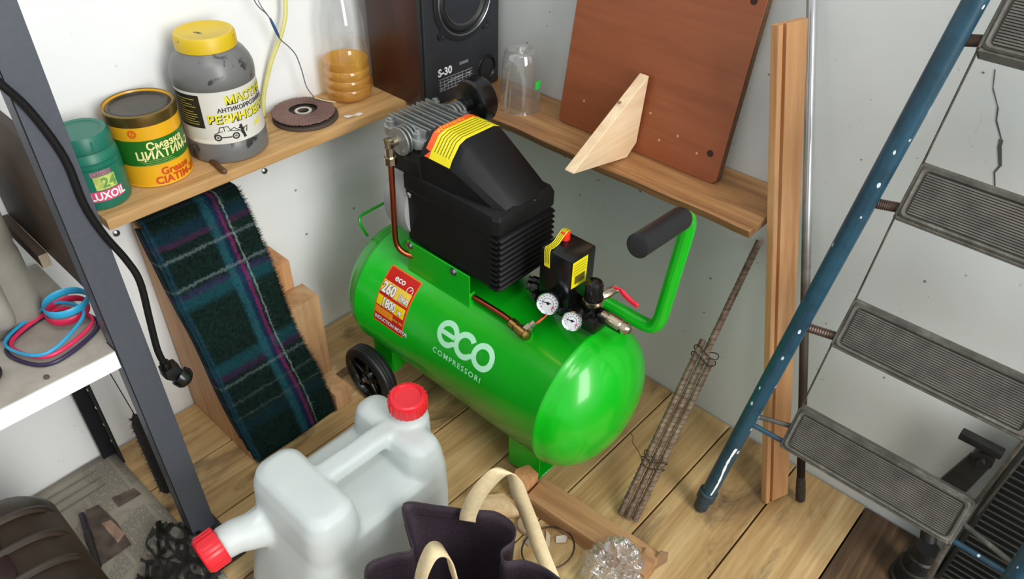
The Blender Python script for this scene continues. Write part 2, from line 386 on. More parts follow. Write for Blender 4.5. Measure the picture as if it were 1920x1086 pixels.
part('screw', MB().lathe([(0, .006), (.002, .006), (.0045, .003)], (X1-.001, .369, .545), (1, 0, 0), 12), steel, mc)
part('screw', MB().lathe([(0, .003), (.0015, .002)], (X0+.06, YF-.004, .588), (0, .6, .8), 10), steel, mc)
# warning label over the hood
def hz(x, y):
    sec = hood(y, .684, X0-.001, X1+.001, .653)
    for (a, _, za), (b, _, zb) in zip(sec, sec[1:]):
        if a <= x <= b and b > a: return za+(zb-za)*(x-a)/(b-a)
    return .6
xs_ = [.413, .4065, .3875, .372, .36, .34, .32, .303, .2875, .275]
for nm, ya, yb, m_ in (('label_band', .4125, .4265, plain('label_orange', 'ee5a1c', .4, var=.04)), ('label_panel', .4265, .4785, yellow)):
    mb = MB(); a = [mb.p((x, ya, hz(x, .45)+.0009)) for x in xs_]; b = [mb.p((x, yb, hz(x, .45)+.0009)) for x in xs_]
    for i in range(len(xs_)-1): mb.f.append([a[i], a[i+1], b[i+1], b[i]])
    lb = part(nm, mb, m_, hd)
mb = MB()
for k in range(6):
    y = .4335+k*.007
    a = [mb.p((x, y, hz(x, .45)+.0014)) for x in xs_[1:8 if k % 3 else 9]]; b = [mb.p((x, y+.0016, hz(x, .45)+.0014)) for x in xs_[1:8 if k % 3 else 9]]
    for i in range(len(a)-1): mb.f.append([a[i], a[i+1], b[i+1], b[i]])
part('printed_lines', mb, plain('print_olive', '5c5510', .5), hd)
part('lettering', text_mb('WARNING', .0135, lambda x, y: (.386-x, .4245-y, hz(.386-x, .45)+.0015), .02, cut=.003), plain('print_amber', 'f7b23a', .5), hd, label='amber lettering')
# rear fan housing, cylinder and ribbed head
part('crankcase', MB().lathe([(-.02, .03), (-.018, .075), (-.006, .086), (.03, .088), (.055, .086)], (TX-.003, .305, .497), (0, 1, 0), 40), plain('grey_plastic', '9a9c9c', .4, var=.06), cp)
part('cylinder', MB().box((.268, .322, .585), (.405, .395, .640)), black_plastic, cp, bevel=.008, seg=2)
hb = MB().loft([[(TX-.072, .287, z), (TX+.058, .287, z), (TX+.066, .30, z), (TX+.066, .385, z), (TX+.056, .398, z), (TX-.066, .398, z), (TX-.074, .385, z), (TX-.074, .30, z)] for z in (.640, .658)])
hdp = part('cylinder_head', hb, alu, cp, bevel=.003)
for k in range(9):
    x = TX-.050+k*.0115
    part('fin', MB().box((x, .289, .656), (x+.005, .392, .6735-.002*(k % 2))), alu, hdp, bevel=.0018, seg=2)
for (x, y) in ((TX+.050, .375), (TX+.052, .302), (TX-.062, .38), (TX-.062, .30), (TX-.005, .392)):
    part('head_bolt', MB().lathe([(0, .0085), (.016, .0085), (.017, .006), (.021, .0055), (.022, .003)], (x, y, .650), (0, 0, 1), 10), alu, hdp)
for k in range(4):
    part('fin', MB().lathe([(0, .027), (.004, .027)], (TX+.046+k*.0085, .350, .648), (1, 0, 0), 20), alu, hdp, bevel=.001)
for k in range(3):
    part('fin', MB().lathe([(0, .024), (.005, .024)], (TX-.060-k*.010, .348, .652), (1, 0, 0), 20), alu, hdp, bevel=.001)
fl = part('air_filter', MB().lathe([(0, .014), (.018, .014), (.020, .040), (.024, .044), (.050, .045), (.055, .042), (.056, .028), (.053, .026)], (.262, .356, .668), (-1, .06, .05), 36), black_gloss, cp, label='round black air filter')
# discharge pipe with elbow, check valve and copper lines
eb = MB().lathe([(0, .0085), (.018, .0085), (.018, .011), (.024, .011)], (TX+.072, .343, .648), (1, 0, 0), 12)
eb.lathe([(-.004, .010), (.010, .010)], (TX+.092, .343, .646), (0, 0, 1), 12); eb.lathe([(0, .0085), (-.022, .0085), (-.022, .012), (-.036, .012), (-.036, .008)], (TX+.092, .343, .644), (0, 0, 1), 8)
part('elbow_fitting', eb, nickel, cp)
part('discharge_pipe', MB().tube(cr([(TX+.092, .343, .612), (TX+.093, .342, .55), (TX+.093, .338, .47), (TX+.092, .338, .428), (TX+.086, .350, .408), (TX+.07, .375, .396), (TX+.065, .43, .384), (TX+.068, .52, .384), (TX+.069, .60, .385), (TX+.070, .625, .3835)], 6), .0058, 12), copper, cp)
cv = MB().lathe([(-.006, .0135), (.0, .0135)], tk(.664, D(63), 0), (math.cos(D(63)), 0, math.sin(D(63))), 20)
part('boss', cv, green, cp)
v0 = V(tk(.664, D(63), .0)); vd = V((math.cos(D(63)), 0, math.sin(D(63))))
cv = MB().lathe([(-.028, .0105), (-.016, .0105), (-.016, .0085), (-.006, .0085), (-.006, .011), (.010, .011), (.0105, .0095), (.0125, .0095), (.0125, .011), (.017, .0105), (.019, .007)], v0+vd*.016+V((0, -.006, 0)), (0.12, 1, -.05), 12)
cv.lathe([(0, .0095), (.018, .0095)], v0, vd, 8)
part('check_valve', cv, brass, cp)
part('nut', MB().lathe([(0, .0085), (.012, .0085), (.013, .006), (.022, .006)], v0+vd*.018+V((-.004, .0, .002)), (-.75, .25, .45), 6), nickel, cp)
part('relief_pipe', MB().tube(cr([v0+vd*.018+V((-.016, .004, .008)), v0+vd*.018+V((-.03, .012, .016)), (TX-.005, .685, .425)], 6), .003, 8), copper, cp)
# pressure switch
part('switch_base', MB().lathe([(-.012, .034), (.0, .048), (.006, .050), (.012, .046), (.014, .03)], (TX-.012, .672, .418), (0, 0, 1), 36), black_gloss, cp)
part('switch_neck', MB().lathe([(0, .015), (.045, .015)], (TX-.012, .672, .368), (0, 0, 1), 6), steel, cp)
for (x, y) in ((TX+.02, .622), (TX+.034, .632)):
    part('cable_gland', MB().lathe([(0, .011), (.012, .011), (.013, .008), (.02, .008)], (x-.03, y, .425), (.5, -.8, .2), 10), black_gloss, cp)
sw = part('pressure_switch', MB().loft([[(.291, .646, z), (.360, .646, z), (.360, .716, z), (.291, .716, z)] for z in (.430, .536)]), black_gloss, cp, bevel=.004, label='black pressure switch box')
part('button', MB().lathe([(0, .0095), (.014, .0085), (.016, .006)], (.312, .662, .535), (0, 0, 1), 16), plain('red_button', 'e8301c', .35), sw)
tp = cr([(.3605, .664, .500), (.3608, .663, .536), (.350, .662, .5372), (.336, .661, .5375), (.325, .661, .545), (.312, .661, .5525), (.300, .661, .548)], 4)
mb = MB(); a = [mb.p(q+V((0, -.0065, 0))) for q in tp]; b = [mb.p(q+V((0, .0065, 0))) for q in tp]
for i in range(len(tp)-1): mb.f.append([a[i], a[i+1], b[i+1], b[i]])
part('tape', mb, yellow, sw, label='yellow paper tape over the button')
mb = MB()
for dy in (-.0035, 0, .0035):
    a = [mb.p(q+V((.0004, dy-.0006, .0004))) for q in tp[1:-1]]; b = [mb.p(q+V((.0004, dy+.0006, .0004))) for q in tp[1:-1]]
    for i in range(0, len(a)-1): mb.f.append([a[i], a[i+1], b[i+1], b[i]])
part('printed_lines', mb, plain('print_olive', '5c5510', .5), sw)
mb = MB(); mb.f.append(mb.ps([(.3565, .7166, .476), (.3145, .7166, .472), (.3145, .7166, .530), (.3565, .7166, .532)])); part('label', mb, yellow, sw, label='yellow label')
mb = MB()
for k in range(4): mb.f.append(mb.ps([(.353, .7170, .524-k*.006), (.318, .7170, .523-k*.006), (.318, .7170, .5222-k*.006), (.353, .7170, .5232-k*.006)]))
mb.f.append(mb.ps([(.348, .7170, .482), (.320, .7170, .481), (.320, .7170, .498), (.348, .7170, .499)])); part('printed_lines', mb, plain('print_olive', '5c5510', .5), sw)
# gauges, manifold, regulator, coupling, ball valve
part('manifold', MB().box((TX-.03, .690, .400), (TX+.012, .772, .432)).lathe([(0, .012), (.05, .012)], (TX-.01, .765, .43), (0, 1, 0), 10), black_gloss, cp, bevel=.003)
def gauge(c, r, ax):
    c = V(c); ax = V(ax).normalized()
    g = part('gauge', MB().lathe([(-.034, .008), (-.030, r*.78), (-.004, r*.8), (-.002, r), (.003, r*1.02), (.0045, r*.97), (.001, r*.92)], c, ax, 28), black_gloss, cp, angle=40, label='round pressure gauge')
    part('bezel', MB().lathe([(-.003, r), (.003, r*1.04), (.0052, r*.99), (.0035, r*.88), (.0015, r*.9)], c, ax, 32, caps=False), chrome, g, angle=50)
    part('dial', MB().lathe([(.0015, r*.93), (.0022, r*.93)], c, ax, 28), plain('dial_white', 'cfd2d4', .35, var=.03), g)
    x = V((0, 1, 0)); x = (x-ax*x.dot(ax)).normalized(); y = x.cross(ax)*-1
    if y.z < 0: y = -y
    fn = lambda a, b: c+ax*.0027+x*a+y*b
    nb = MB(); stroke2d(nb, [(-r*.55, -r*.02), (r*.28, r*.06)], r*.09, fn); stroke2d(nb, arc(0, 0, r*.09, 0, 360, 10), r*.12, fn)
    part('needle', nb, black_p, g)
    tb = MB()
    for k in range(13):
        a = D(225-k*22.5); stroke2d(tb, [(r*.66*math.cos(a), r*.66*math.sin(a)), (r*.8*math.cos(a), r*.8*math.sin(a))], r*.06, fn)
    stroke2d(tb, arc(0, 0, r*.5, 215, -35, 20), r*.03, fn); part('tick_mark', tb, black_p, g)
    rb = MB(); stroke2d(rb, arc(0, 0, r*.58, -10, -45, 8), r*.1, fn); part('red_arc', rb, red, g)
gauge((.383, .690, .446), .0205, (.93, .30, .30)); gauge((.390, .750, .4455), .0175, (.93, .30, .30))
for a_, b_ in (((TX, .70, .43), (.36, .69, .438)), ((TX, .752, .43), (.37, .75, .438))): part('gauge_stem', MB().tube([a_, b_], .007, 8), black_gloss, cp)
rg = part('regulator', MB().lathe([(0, .014), (.02, .014), (.022, .0175), (.030, .0175), (.030, .0155), (.060, .0150), (.066, .013), (.068, .008)], (TX-.012, .746, .428), (0, 0, 1), 24), black_gloss, cp, label='black regulator knob')
part('ring', MB().lathe([(0, .0165), (.001, .0195), (.010, .0195), (.011, .016)], (TX-.012, .746, .447), (0, 0, 1), 8), nickel, rg)
for k in range(12):
    a = 2*PI*k/12; part('ridge', MB().box((-.001, -.001, 0), (.001, .001, .026)) if False else MB().tube([(TX-.012+.0152*math.cos(a), .746+.0152*math.sin(a), .462), (TX-.012+.0148*math.cos(a), .746+.0148*math.sin(a), .490)], .0013, 6), black_gloss, rg)
part('quick_coupler', MB().lathe([(0, .0085), (.012, .0085), (.012, .0105), (.016, .0115), (.040, .0115), (.042, .0095), (.045, .0095), (.046, .0115), (.053, .0115), (.055, .0085), (.059, .006)], (TX-.010, .772, .436), (.02, 1, -.03), 20), nickel, cp)
part('ball_valve', MB().lathe([(0, .008), (.012, .010), (.022, .008), (.030, .009)], (TX-.03, .752, .455), (-.9, .3, .2), 10), nickel, cp)
lv = cr([(TX-.044, .766, .474), (TX-.046, .778, .474), (TX-.046, .79, .468), (TX-.046, .806, .462), (TX-.046, .818, .460)], 4)
part('valve_lever', MB().tube(lv, [.003]*5+[.0052]*(len(lv)-6)+[.004], 8, flat=(1, .7), up=(0, 0, 1)), plain('red_lever', 'e01c38', .35), cp, label='red valve lever')
# carrying handle with black grip
hx = .235
hp = cr([(hx, .716, .372), (hx, .76, .372), (hx, .800, .372), (hx, .822, .379), (hx, .833, .402), (hx, .838, .45), (hx, .845, .53), (hx, .851, .60), (hx+.006, .853, .628), (hx+.030, .855, .646), (hx+.052, .856, .650)], 8)
part('handle', MB().tube(hp, .0135, 16), green, cp, label='thick green tube handle')
part('handle_bracket', MB().box((hx+.003, .722, .330), (hx+.012, .762, .372)), green, cp, bevel=.001)
part('grip', MB().tube(cr([(hx+.040, .8555, .648), (hx+.046, .8558, .649), (hx+.09, .857, .653), (hx+.150, .858, .658), (hx+.158, .858, .6586), (hx+.162, .858, .659)], 4), [.0165]+[.0195]*18+[.0175, .014], 20), rubber, cp, label='black rubber grip')
rh = cr([(.386, .178, .345), (.398, .174, .378), (.392, .168, .392), (.372, .166, .394), (.315, .164, .394), (.292, .166, .390), (.284, .176, .362), (.29, .180, .35)], 6)
part('rear_handle', MB().tube(rh, .0032, 8), green, cp)
# feet, wheel brackets, axle, wheels
for sx in (1, -1):
    xx = TX+sx*.078
    part('front_foot', MB().prism([(xx-.0015, .640, .128), (xx-.0015, .728, .122), (xx-.0015, .722, .050), (xx-.0015, .694, .012), (xx-.0015, .646, .012)], (.003, 0, 0)), green, cp, bevel=.0006, seg=1) if sx < 0 else None
ft = MB().prism([(TX+.088, .644, .125), (TX+.088, .648, .012), (TX+.080, .724, .012), (TX+.080, .724, .120)], (-.0022, -.0004, 0))
ft.prism([(TX+.088, .644, .13), (TX+.088, .648, .012), (TX+.02, .652, .012), (TX+.02, .648, .11)], (0, .0022, 0))
ft.prism([(TX-.086, .648, .012), (TX+.086, .648, .012), (TX+.08, .724, .012), (TX-.08, .724, .012)], (0, 0, .0025))
ff = part('front_foot', ft, green, cp, bevel=.0006, seg=1)
part('bolt', MB().lathe([(0, .008), (.002, .008), (.0022, .005), (.008, .005)], (TX+.062, .69, .0145), (0, 0, 1), 10), steel, ff)
for sx in (1, -1):
    part('rubber_foot', MB().lathe([(0, .014), (.003, .016), (.0115, .0145)], (TX+sx*.062, .69, .0003), (0, 0, 1), 16), rubber, ff)
WZ, WY = .0765, .292
for sx in (1, -1):
    xo = TX+sx*.178; s_ = -sx
    wh = part('wheel', MB().lathe([(.0, .057), (.001, .066), (.003, .073), (.006, .0755), (.009, .0762), (.010, .0745), (.011, .0762), (.017, .0762), (.018, .0745), (.019, .0762), (.025, .0762), (.026, .0745), (.027, .0762), (.030, .0755), (.034, .071), (.036, .06)], (xo, WY, WZ), (s_, 0, 0), 48, caps=False), rubber, cp, angle=40)
    part('rim', MB().lathe([(.0005, .0575), (.004, .055), (.014, .052), (.016, .02), (.010, .018), (.003, .014), (.001, .010), (.001, .0005)], (xo, WY, WZ), (s_, 0, 0), 36, caps=False), black_gloss, wh, angle=30)
    for k in range(5):
        a = 2*PI*k/5+.3; part('spoke', MB().tube([(xo+s_*.009, WY+.012*math.cos(a), WZ+.012*math.sin(a)), (xo+s_*.010, WY+.055*math.cos(a), WZ+.055*math.sin(a))], .0045, 8), black_gloss, wh)
    part('axle_nut', MB().lathe([(-.005, .0035), (-.0045, .006), (.001, .0062), (.0012, .009), (.003, .009)], (xo, WY, WZ), (s_, 0, 0), 6), steel, wh)
    bx = TX+sx*.118
    part('wheel_bracket', MB().loft([[(bx-.0015, WY-.034, z), (bx+.0015, WY-.034, z), (bx+.0015, WY+.030-d, z), (bx-.0015, WY+.030-d, z)] for z, d in ((.045, .012), (.09, .004), (.13, 0), (.162, 0))]).box((bx-(.022 if sx > 0 else 0), WY+.027, .075), (bx+(0 if sx > 0 else .022), WY+.0295, .155)), green, cp, bevel=.0006, seg=1)
part('axle', MB().box((TX-.140, WY-.012, WZ-.014), (TX+.140, WY+.014, WZ-.011)).box((TX-.140, WY+.012, WZ-.014), (TX+.140, WY+.0145, WZ+.012)).lathe([(0, .006), (.352, .006)], (TX-.176, WY, WZ), (1, 0, 0), 10), green, cp)
part('drain_valve', MB().lathe([(0, .006), (.012, .006), (.012, .009), (.02, .009)], (TX, .56, TZ-TR+.003), (0, 0, -1), 10), brass, cp)

# ------------------------------------------------------------------ things on the left shelf
HS = H+.0004
# green jar
gx, gy, gr = .8455, .082, .0475
gj_m = plain('teal_plastic', '19705a', .38, var=.06)
gj = thing('grease_jar', 'green plastic jar with a screw lid, beside the grey post', 'jar', (gx, gy, HS))
part('body', MB().lathe([(0, gr-.006), (.002, gr-.002), (.008, gr), (.072, gr), (.0725, gr-.0012), (.074, gr-.0012), (.0745, gr), (.082, gr), (.0825, gr-.0012), (.084, gr-.0012), (.0845, gr-.0002), (.093, gr-.002), (.100, gr-.008)], (gx, gy, HS), n=48), gj_m, gj)
ld = part('lid', MB().lathe([(.0995, gr-.005), (.101, gr-.003), (.121, gr-.0035), (.126, gr-.007), (.126, gr-.014), (.1245, gr-.016)], (gx, gy, HS), n=48), plain('teal_lid', '1c6a58', .4, var=.08), gj)
part('grip_rib', MB().box((gx+.0425*math.cos(D(88))-.0015, gy+.043, HS+.103), (gx+.0425*math.cos(D(88))+.0015, gy+.0455, HS+.119)), gj_m, ld)
f = cylmap(gx, gy, gr, HS+.018, D(56))
lb = part('label', patch(MB(), f, -.002, .056, -.003, .056, 12), gj_m, gj)
f1 = lambda k: cylmap(gx, gy, gr, HS+.018, D(56), .0006+.0003*k)
part('banner', patch(MB(), lambda x, y: f1(1)(x, y), -.003, .051, 0, .0185, 12), plain('label_pink', 'cf4a78', .45), lb)
part('lettering', text_mb('LUXOIL', .019, lambda x, y: f1(2)(x-.003, y+.003), .03, xs=.86), white_p, lb, label='white lettering')
part('picture', patch(MB(), lambda x, y: f1(1)(x, y), .010, .044, .020, .044, 8), plain('label_lime', 'b9c86a', .45, var=.3, scale=90), lb)
part('lettering', text_mb('24', .024, lambda x, y: f1(2)(x+.020, y+.0235), .03), plain('label_olive', '6d9a4c', .5), lb)
part('banner', patch(MB(), lambda x, y: f1(1)(x, y), .008, .040, .045, .053, 8), plain('label_rose', 'c56a8e', .45, var=.2, scale=120), lb)
part('lettering', text_mb('СМАЗКА', .0085, lambda x, y: f1(2)(x+.010, y+.046), .02), plain('label_green_ink', '2c7a5a', .5), lb)
# yellow tin
tx, ty, trr = .7375, .066, .0585
tn = thing('grease_tin', 'yellow and green tin of grease with a dark press-in lid', 'tin', (tx, ty, HS))
gold = plain('tin_gold', '80693a', .3, .8, var=.1)
tin_y = plain('tin_yellow', 'e3a81a', .33, var=.05, coat=.3)
part('body', MB().lathe([(0, trr-.002), (.0015, trr+.001), (.003, trr+.001), (.004, trr), (.124, trr), (.125, trr+.0012), (.129, trr+.0012), (.131, trr), (.131, trr-.004), (.126, trr-.006)], (tx, ty, HS), n=56), tin_y, tn)
part('rim', MB().lathe([(.112, trr+.0003), (.126, trr+.0016), (.130, trr+.0012), (.1318, trr-.001), (.131, trr-.004)], (tx, ty, HS), n=56, caps=False), gold, tn, label='bare brassy rim')
part('lid', MB().lathe([(.1265, trr-.005), (.1290, trr-.007), (.1300, trr-.011), (.1270, trr-.014), (.1262, .002), (.1262, .0005)], (tx, ty, HS), n=48), plain('dirty_tin_lid', '4a443c', .3, .8, var=.3, scale=18), tn)
ft_ = lambda k: cylmap(tx, ty, trr, HS, D(70), .0004+.0003*k)
part('green_band', patch(MB(), ft_(0), -.092, .092, .042, .088, 40), plain('tin_green', '1f6a1c', .35, var=.06, coat=.3), tn, label='green printed band')
lt_y = plain('tin_cream_print', 'f0e8a0', .4); lt_r = plain('tin_red_print', 'c2441a', .4)
for s_, sz, x, y, b, m_ in (('Смазка', .0185, -.008, .0705, .03, lt_y), ('ЦИАТИМ-201', .0205, -.0285, .0535, .025, lt_y), ('Grease', .0185, .004, .0215, .03, lt_r), ('CIATIM-201', .019, -.0085, .0055, .03, lt_r)):
    part('lettering', text_mb(s_, sz, lambda a, c, x=x, y=y: ft_(1)(x+a, y+c), b), m_, tn, label='printed lettering')
em = MB(); stroke2d(em, arc(-.0235, .1015, .0055, 0, 360, 20), .0035, ft_(1)); stroke2d(em, [(-.0265, .096), (-.020, .1075)], .0016, ft_(1)); part('emblem', em, plain('tin_orange_print', 'd8661a', .4), tn)
sl_ = MB()
for k in range(3): stroke2d(sl_, [(-.024+.004*k+.004*i, .0505-.0035*k) for i in range(14)], .0009, ft_(1))
part('printed_lines', sl_, plain('tin_pale_green', '8fae5c', .5), tn)
# big grey jar with yellow lid
jx, jy, jr = .5985, .0735, .0715
jg = plain('grey_jar_plastic', '77787a', .33, var=.2, scale=14)
jt = NT('grey_jar_smeared'); co_ = jt.coords()
jt.set(jt.mix(jt.ramp(jt.noise(co_, 24, 5, .6, .4), [(.61, (0, 0, 0, 1)), (.67, (.85, .85, .85, 1))]), lin('6c6c6b'), lin('1d1c1b')), .32)
jar = thing('mastic_jar', 'large grey plastic jar with a yellow lid and a white label', 'jar', (jx, jy, HS))
part('body', MB().lathe([(0, jr-.006), (.002, jr-.002), (.008, jr), (.036, jr), (.038, jr-.0012), (.139, jr-.0012), (.141, jr), (.150, jr+.0005), (.160, jr), (.172, jr-.004), (.184, jr-.011), (.192, jr-.019), (.196, jr-.022)], (jx, jy, HS), n=56), jt.m, jar)
yl = NT('yellow_lid'); co_ = yl.coords()
yl.set(yl.mix(yl.ramp(yl.noise(co_, 40, 4, .6), [(.64, (0, 0, 0, 1)), (.68, (1, 1, 1, 1))]), lin('d0b01c'), lin('4a3c10')), .4)
jl = part('lid', MB().lathe([(.195, jr-.0205), (.196, jr-.0195), (.216, jr-.020), (.2205, jr-.023), (.2205, jr-.030), (.2185, jr-.033), (.2185, .0005)], (jx, jy, HS), n=48), yl.m, jar, label='stained yellow screw lid')
fj = lambda k: cylmap(jx, jy, jr-.0012, HS+.038, D(64), .0003+.0003*k)
jb = part('label', patch(MB(), fj(0), -.105, .125, .002, .099, 60), plain('label_grey_white', 'd5d3ca', .42, var=.06, scale=9), jar, label='white paper label')
part('panel', patch(MB(), fj(1), -.100, -.034, .033, .094, 16), plain('label_black', '201f1c', .45), jb, label='black text panel')
ln_ = MB()
for k in range(11): stroke2d(ln_, [(-.085+i*.006, .086-k*.0046) for i in range(random.choice((4, 5, 7, 8, 8)))], .0012, fj(2))
part('printed_lines', ln_, plain('print_straw', 'b8b25a', .5), jb)
ylw = plain('label_lemon', 'e9e02a', .42); drk = plain('label_ink', '25231f', .5)
for s_, sz, x, y, b, m_ in (('МАСТИКА', .0205, .0085, .0745, .055, drk), ('МАСТИКА', .0205, .0075, .0755, .027, ylw), ('АНТИКОРРОЗИЙНАЯ', .0108, -.0075, .0615, .03, drk), ('РЕЗИНОБИТУМНАЯ', .0205, -.0265, .0415, .055, drk), ('РЕЗИНОБИТУМНАЯ', .0205, -.0275, .0425, .027, ylw)):
    part('lettering', text_mb(s_, sz, lambda a, c, x=x, y=y, m_=m_: fj(3 if m_ is ylw else 2)(x+a, y+c), b), m_, jb, label='printed lettering')
car = MB(); ox, oy = -.022, .012     # drawing of an old car on the label
P2 = lambda L: [(ox+a, oy+b) for a, b in L]
stroke2d(car, P2([(0, .004), (.002, .010), (.009, .013), (.012, .022), (.026, .023), (.030, .014), (.046, .011), (.049, .004)]), .0016, fj(2))
stroke2d(car, P2([(.010, .014), (.030, .014)]), .0012, fj(2)); stroke2d(car, P2([(.019, .014), (.019, .022)]), .0012, fj(2)); stroke2d(car, P2([(.012, .003), (.030, .002)]), .002, fj(2))
for a in (.006, .037):
    stroke2d(car, arc(ox+a, oy+.003, .0052, 0, 360, 18), .0026, fj(2)); stroke2d(car, arc(ox+a, oy+.003, .0015, 0, 360, 8), .0014, fj(2))
stroke2d(car, P2([(.030, .016), (.036, .019), (.044, .012)]), .0014, fj(2)); stroke2d(car, P2([(.048, .022), (.050, .010), (.053, -.004)]), .005, fj(2)); stroke2d(car, P2([(.050, .013), (.060, .016), (.057, .006)]), .0022, fj(2)); stroke2d(car, P2([(.044, .017), (.054, .012)]), .003, fj(2))
part('drawing', car, drk, jb, label='black drawing of an old car')
part('panel', patch(MB(), fj(1), -.066, -.018, .004, .010, 10), plain('label_pale', 'e8e6dc', .45), jb)
sp = MB(); stroke2d(sp, [(.056, .022), (.060, .028), (.064, .024), (.068, .032)], .006, fj(2)); part('splash', sp, ylw, jb)
# short brown stick by the jar
M_ = Mx.Translation((.657, .118, HS+.0052)) @ Mx.Rotation(D(84), 4, 'Z')
one('wooden_stick', MB(M_).lathe([(-.048, .004), (-.046, .005), (.040, .0052), (.044, .0045), (.046, .002)], (0, 0, 0), (1, 0, 0), 12), plain('dark_stick', '5a3d26', .6, var=.3), 'short brown stick lying on the shelf beside the large grey jar', 'stick', M=M_)
# flap disc lying on a grinding disc
dx, dy = .428, .0745
gd = thing('grinding_disc', 'thin dark grinding disc lying on the shelf under the flap disc', 'disc', (dx, dy, HS))
part('disc', MB().lathe([(0, .011), (.0, .064), (.001, .065), (.006, .065), (.007, .064), (.007, .011)], (dx, dy, HS), n=56, caps=False), plain('grinding_dark', '4b3f37', .85, var=.15, scale=300, bump=.4), gd)
fd = thing('flap_disc', 'brown abrasive flap disc with a metal hub on the left shelf', 'disc', (dx+.002, dy-.002, HS+.008))
fx, fy, fz = dx+.002, dy-.002, HS+.0078
part('backing', MB().lathe([(0, .028), (.0, .045), (.006, .058), (.008, .056), (.003, .028)], (fx, fy, fz), n=48, caps=False), plain('fibre_backing', '3c3430', .7), fd)
flap = plain('abrasive_flap', '7d625a', .9, var=.2, scale=400, bump=.5)
fmesh = None
for k in range(60):
    a = 2*PI*k/60; a2 = a+.15
    c0, s0, c1, s1 = math.cos(a), math.sin(a), math.cos(a2), math.sin(a2)
    r0, r1 = .0285, .0625+random.uniform(-.001, .0012)
    mb = MB().prism([(fx+r0*c0, fy+r0*s0, fz+.0125), (fx+r1*c0, fy+r1*s0, fz+.0085), (fx+r1*c1, fy+r1*s1, fz+.0068), (fx+r0*c1, fy+r0*s1, fz+.0108)], (0, 0, -.0022))
    part('flap', mb, flap, fd)
part('hub', MB().lathe([(.002, .029), (.0025, .020), (.005, .0175), (.0065, .0165), (.0065, .011), (.001, .011)], (fx, fy, fz), n=32, caps=False), plain('hub_brown', '4c4039', .6), fd)
part('ring', MB().lathe([(.0055, .0175), (.0078, .017), (.0078, .0112), (.003, .0112)], (fx, fy, fz), n=32, caps=False), plain('hub_steel', 'c9c2bc', .4, .6), fd, label='pale metal centre ring')
# bottle with yellow oil
bx, by = .302, .0555
pet = clear('clear_pet', 'f7f8f8', 'f2f4f4', .04, .05, .06, .28)
oil = clear('yellow_oil', 'ffe66a', 'f4b800', .34, .0, .1, .05)
bt = thing('oil_bottle', 'clear plastic bottle a third full of yellow oil on the left shelf', 'bottle', (bx, by, HS))
br = .0475
bp = [(0.004, .012), (.0, .030), (.001, .040), (.006, br-.002), (.014, br), (.026, br), (.028, br-.002), (.030, br), (.046, br), (.048, br-.002), (.05, br), (.066, br), (.068, br-.002), (.070, br), (.095, br), (.112, br-.003), (.118, br-.0045), (.128, br-.002), (.16, br-.003), (.20, br-.012), (.235, br-.024), (.262, .0165), (.268, .0145), (.285, .0145)]
part('shell', MB().lathe(bp, (bx, by, HS), n=48, caps=False), pet, bt, angle=60)
part('oil', MB().lathe([(.0045, .010), (.0025, .030), (.004, .040), (.008, br-.0035), (.016, br-.0016), (.026, br-.0016), (.028, br-.0036), (.030, br-.0016), (.046, br-.0016), (.048, br-.0036), (.05, br-.0016), (.066, br-.0016), (.068, br-.0036), (.070, br-.0016), (.084, br-.0016)], (bx, by, HS), n=48), oil, bt, angle=60)
part('cap', MB().lathe([(.278, .016), (.298, .016), (.299, .013), (.299, .0005)], (bx, by, HS), n=24), plain('blue_cap', '2c62b4', .4), bt)
# white cable tag / crumb, hanging hose and thin wires
one('paper_scrap', MB().sheet(lambda u, v: (.372-.034*u+.004*v, .138+.008*u-.012*v, HS+.0012+.004*math.sin(7*u)*math.sin(5*v+.5)**2), 8, 3), plain('scrap_white', 'dcd2ca', .6), 'small whitish scrap lying on the shelf in front of the oil bottle', 'scrap', (.36, .13, HS), solid=.0006)
hose = cr([(.400, .030, .95), (.404, .030, .822), (.421, .028, .766), (.450, .018, .711), (.474, .012, .653), (.483, .0115, .618), (.4845, .0115, HS+.001)], 8)
one('yellow_hose', MB().tube(hose, .0042, 10), plain('pale_yellow_tube', 'd8d384', .4, var=.05), 'thin pale yellow hose hanging down the left wall behind the flap disc', 'hose', (.4845, .0115, HS))
wr_ = thing('wire', 'thin grey-blue wire hanging down to the flap disc from above', 'wire', (.40, .05, .75))
wp = cr([(.489, .05, .93), (.480, .05, .846), (.459, .052, .812), (.449, .052, .783), (.441, .05, .763), (.424, .05, .742), (.412, .05, .722), (.405, .05, .690), (.401, .052, .655), (.392, .060, .632)], 6)
part('strand', MB().tube(wp, .0011, 6), plain('wire_grey', '5f666a', .5), wr_)
part('strand', MB().tube(cr([(.480, .048, .93), (.472, .049, .846), (.459, .0515, .813)], 6), .0009, 6), plain('wire_grey', '5f666a', .5), wr_)
part('joint', MB().tube(cr([(.4555, .0522, .806), (.449, .0522, .785), (.4425, .0505, .766)], 4), [.0018, .0022, .0028, .003, .003, .003, .0028, .0022, .0016], 8), plain('blue_tape', '33517c', .5), wr_, label='blue insulated joint')
part('wire_end', MB().tube(cr([(.392, .060, .632), (.378, .078, .626), (.366, .094, .6245)], 4), .0013, 6), plain('wire_straw', 'c9b98a', .5), wr_, label='bare straw coloured end')
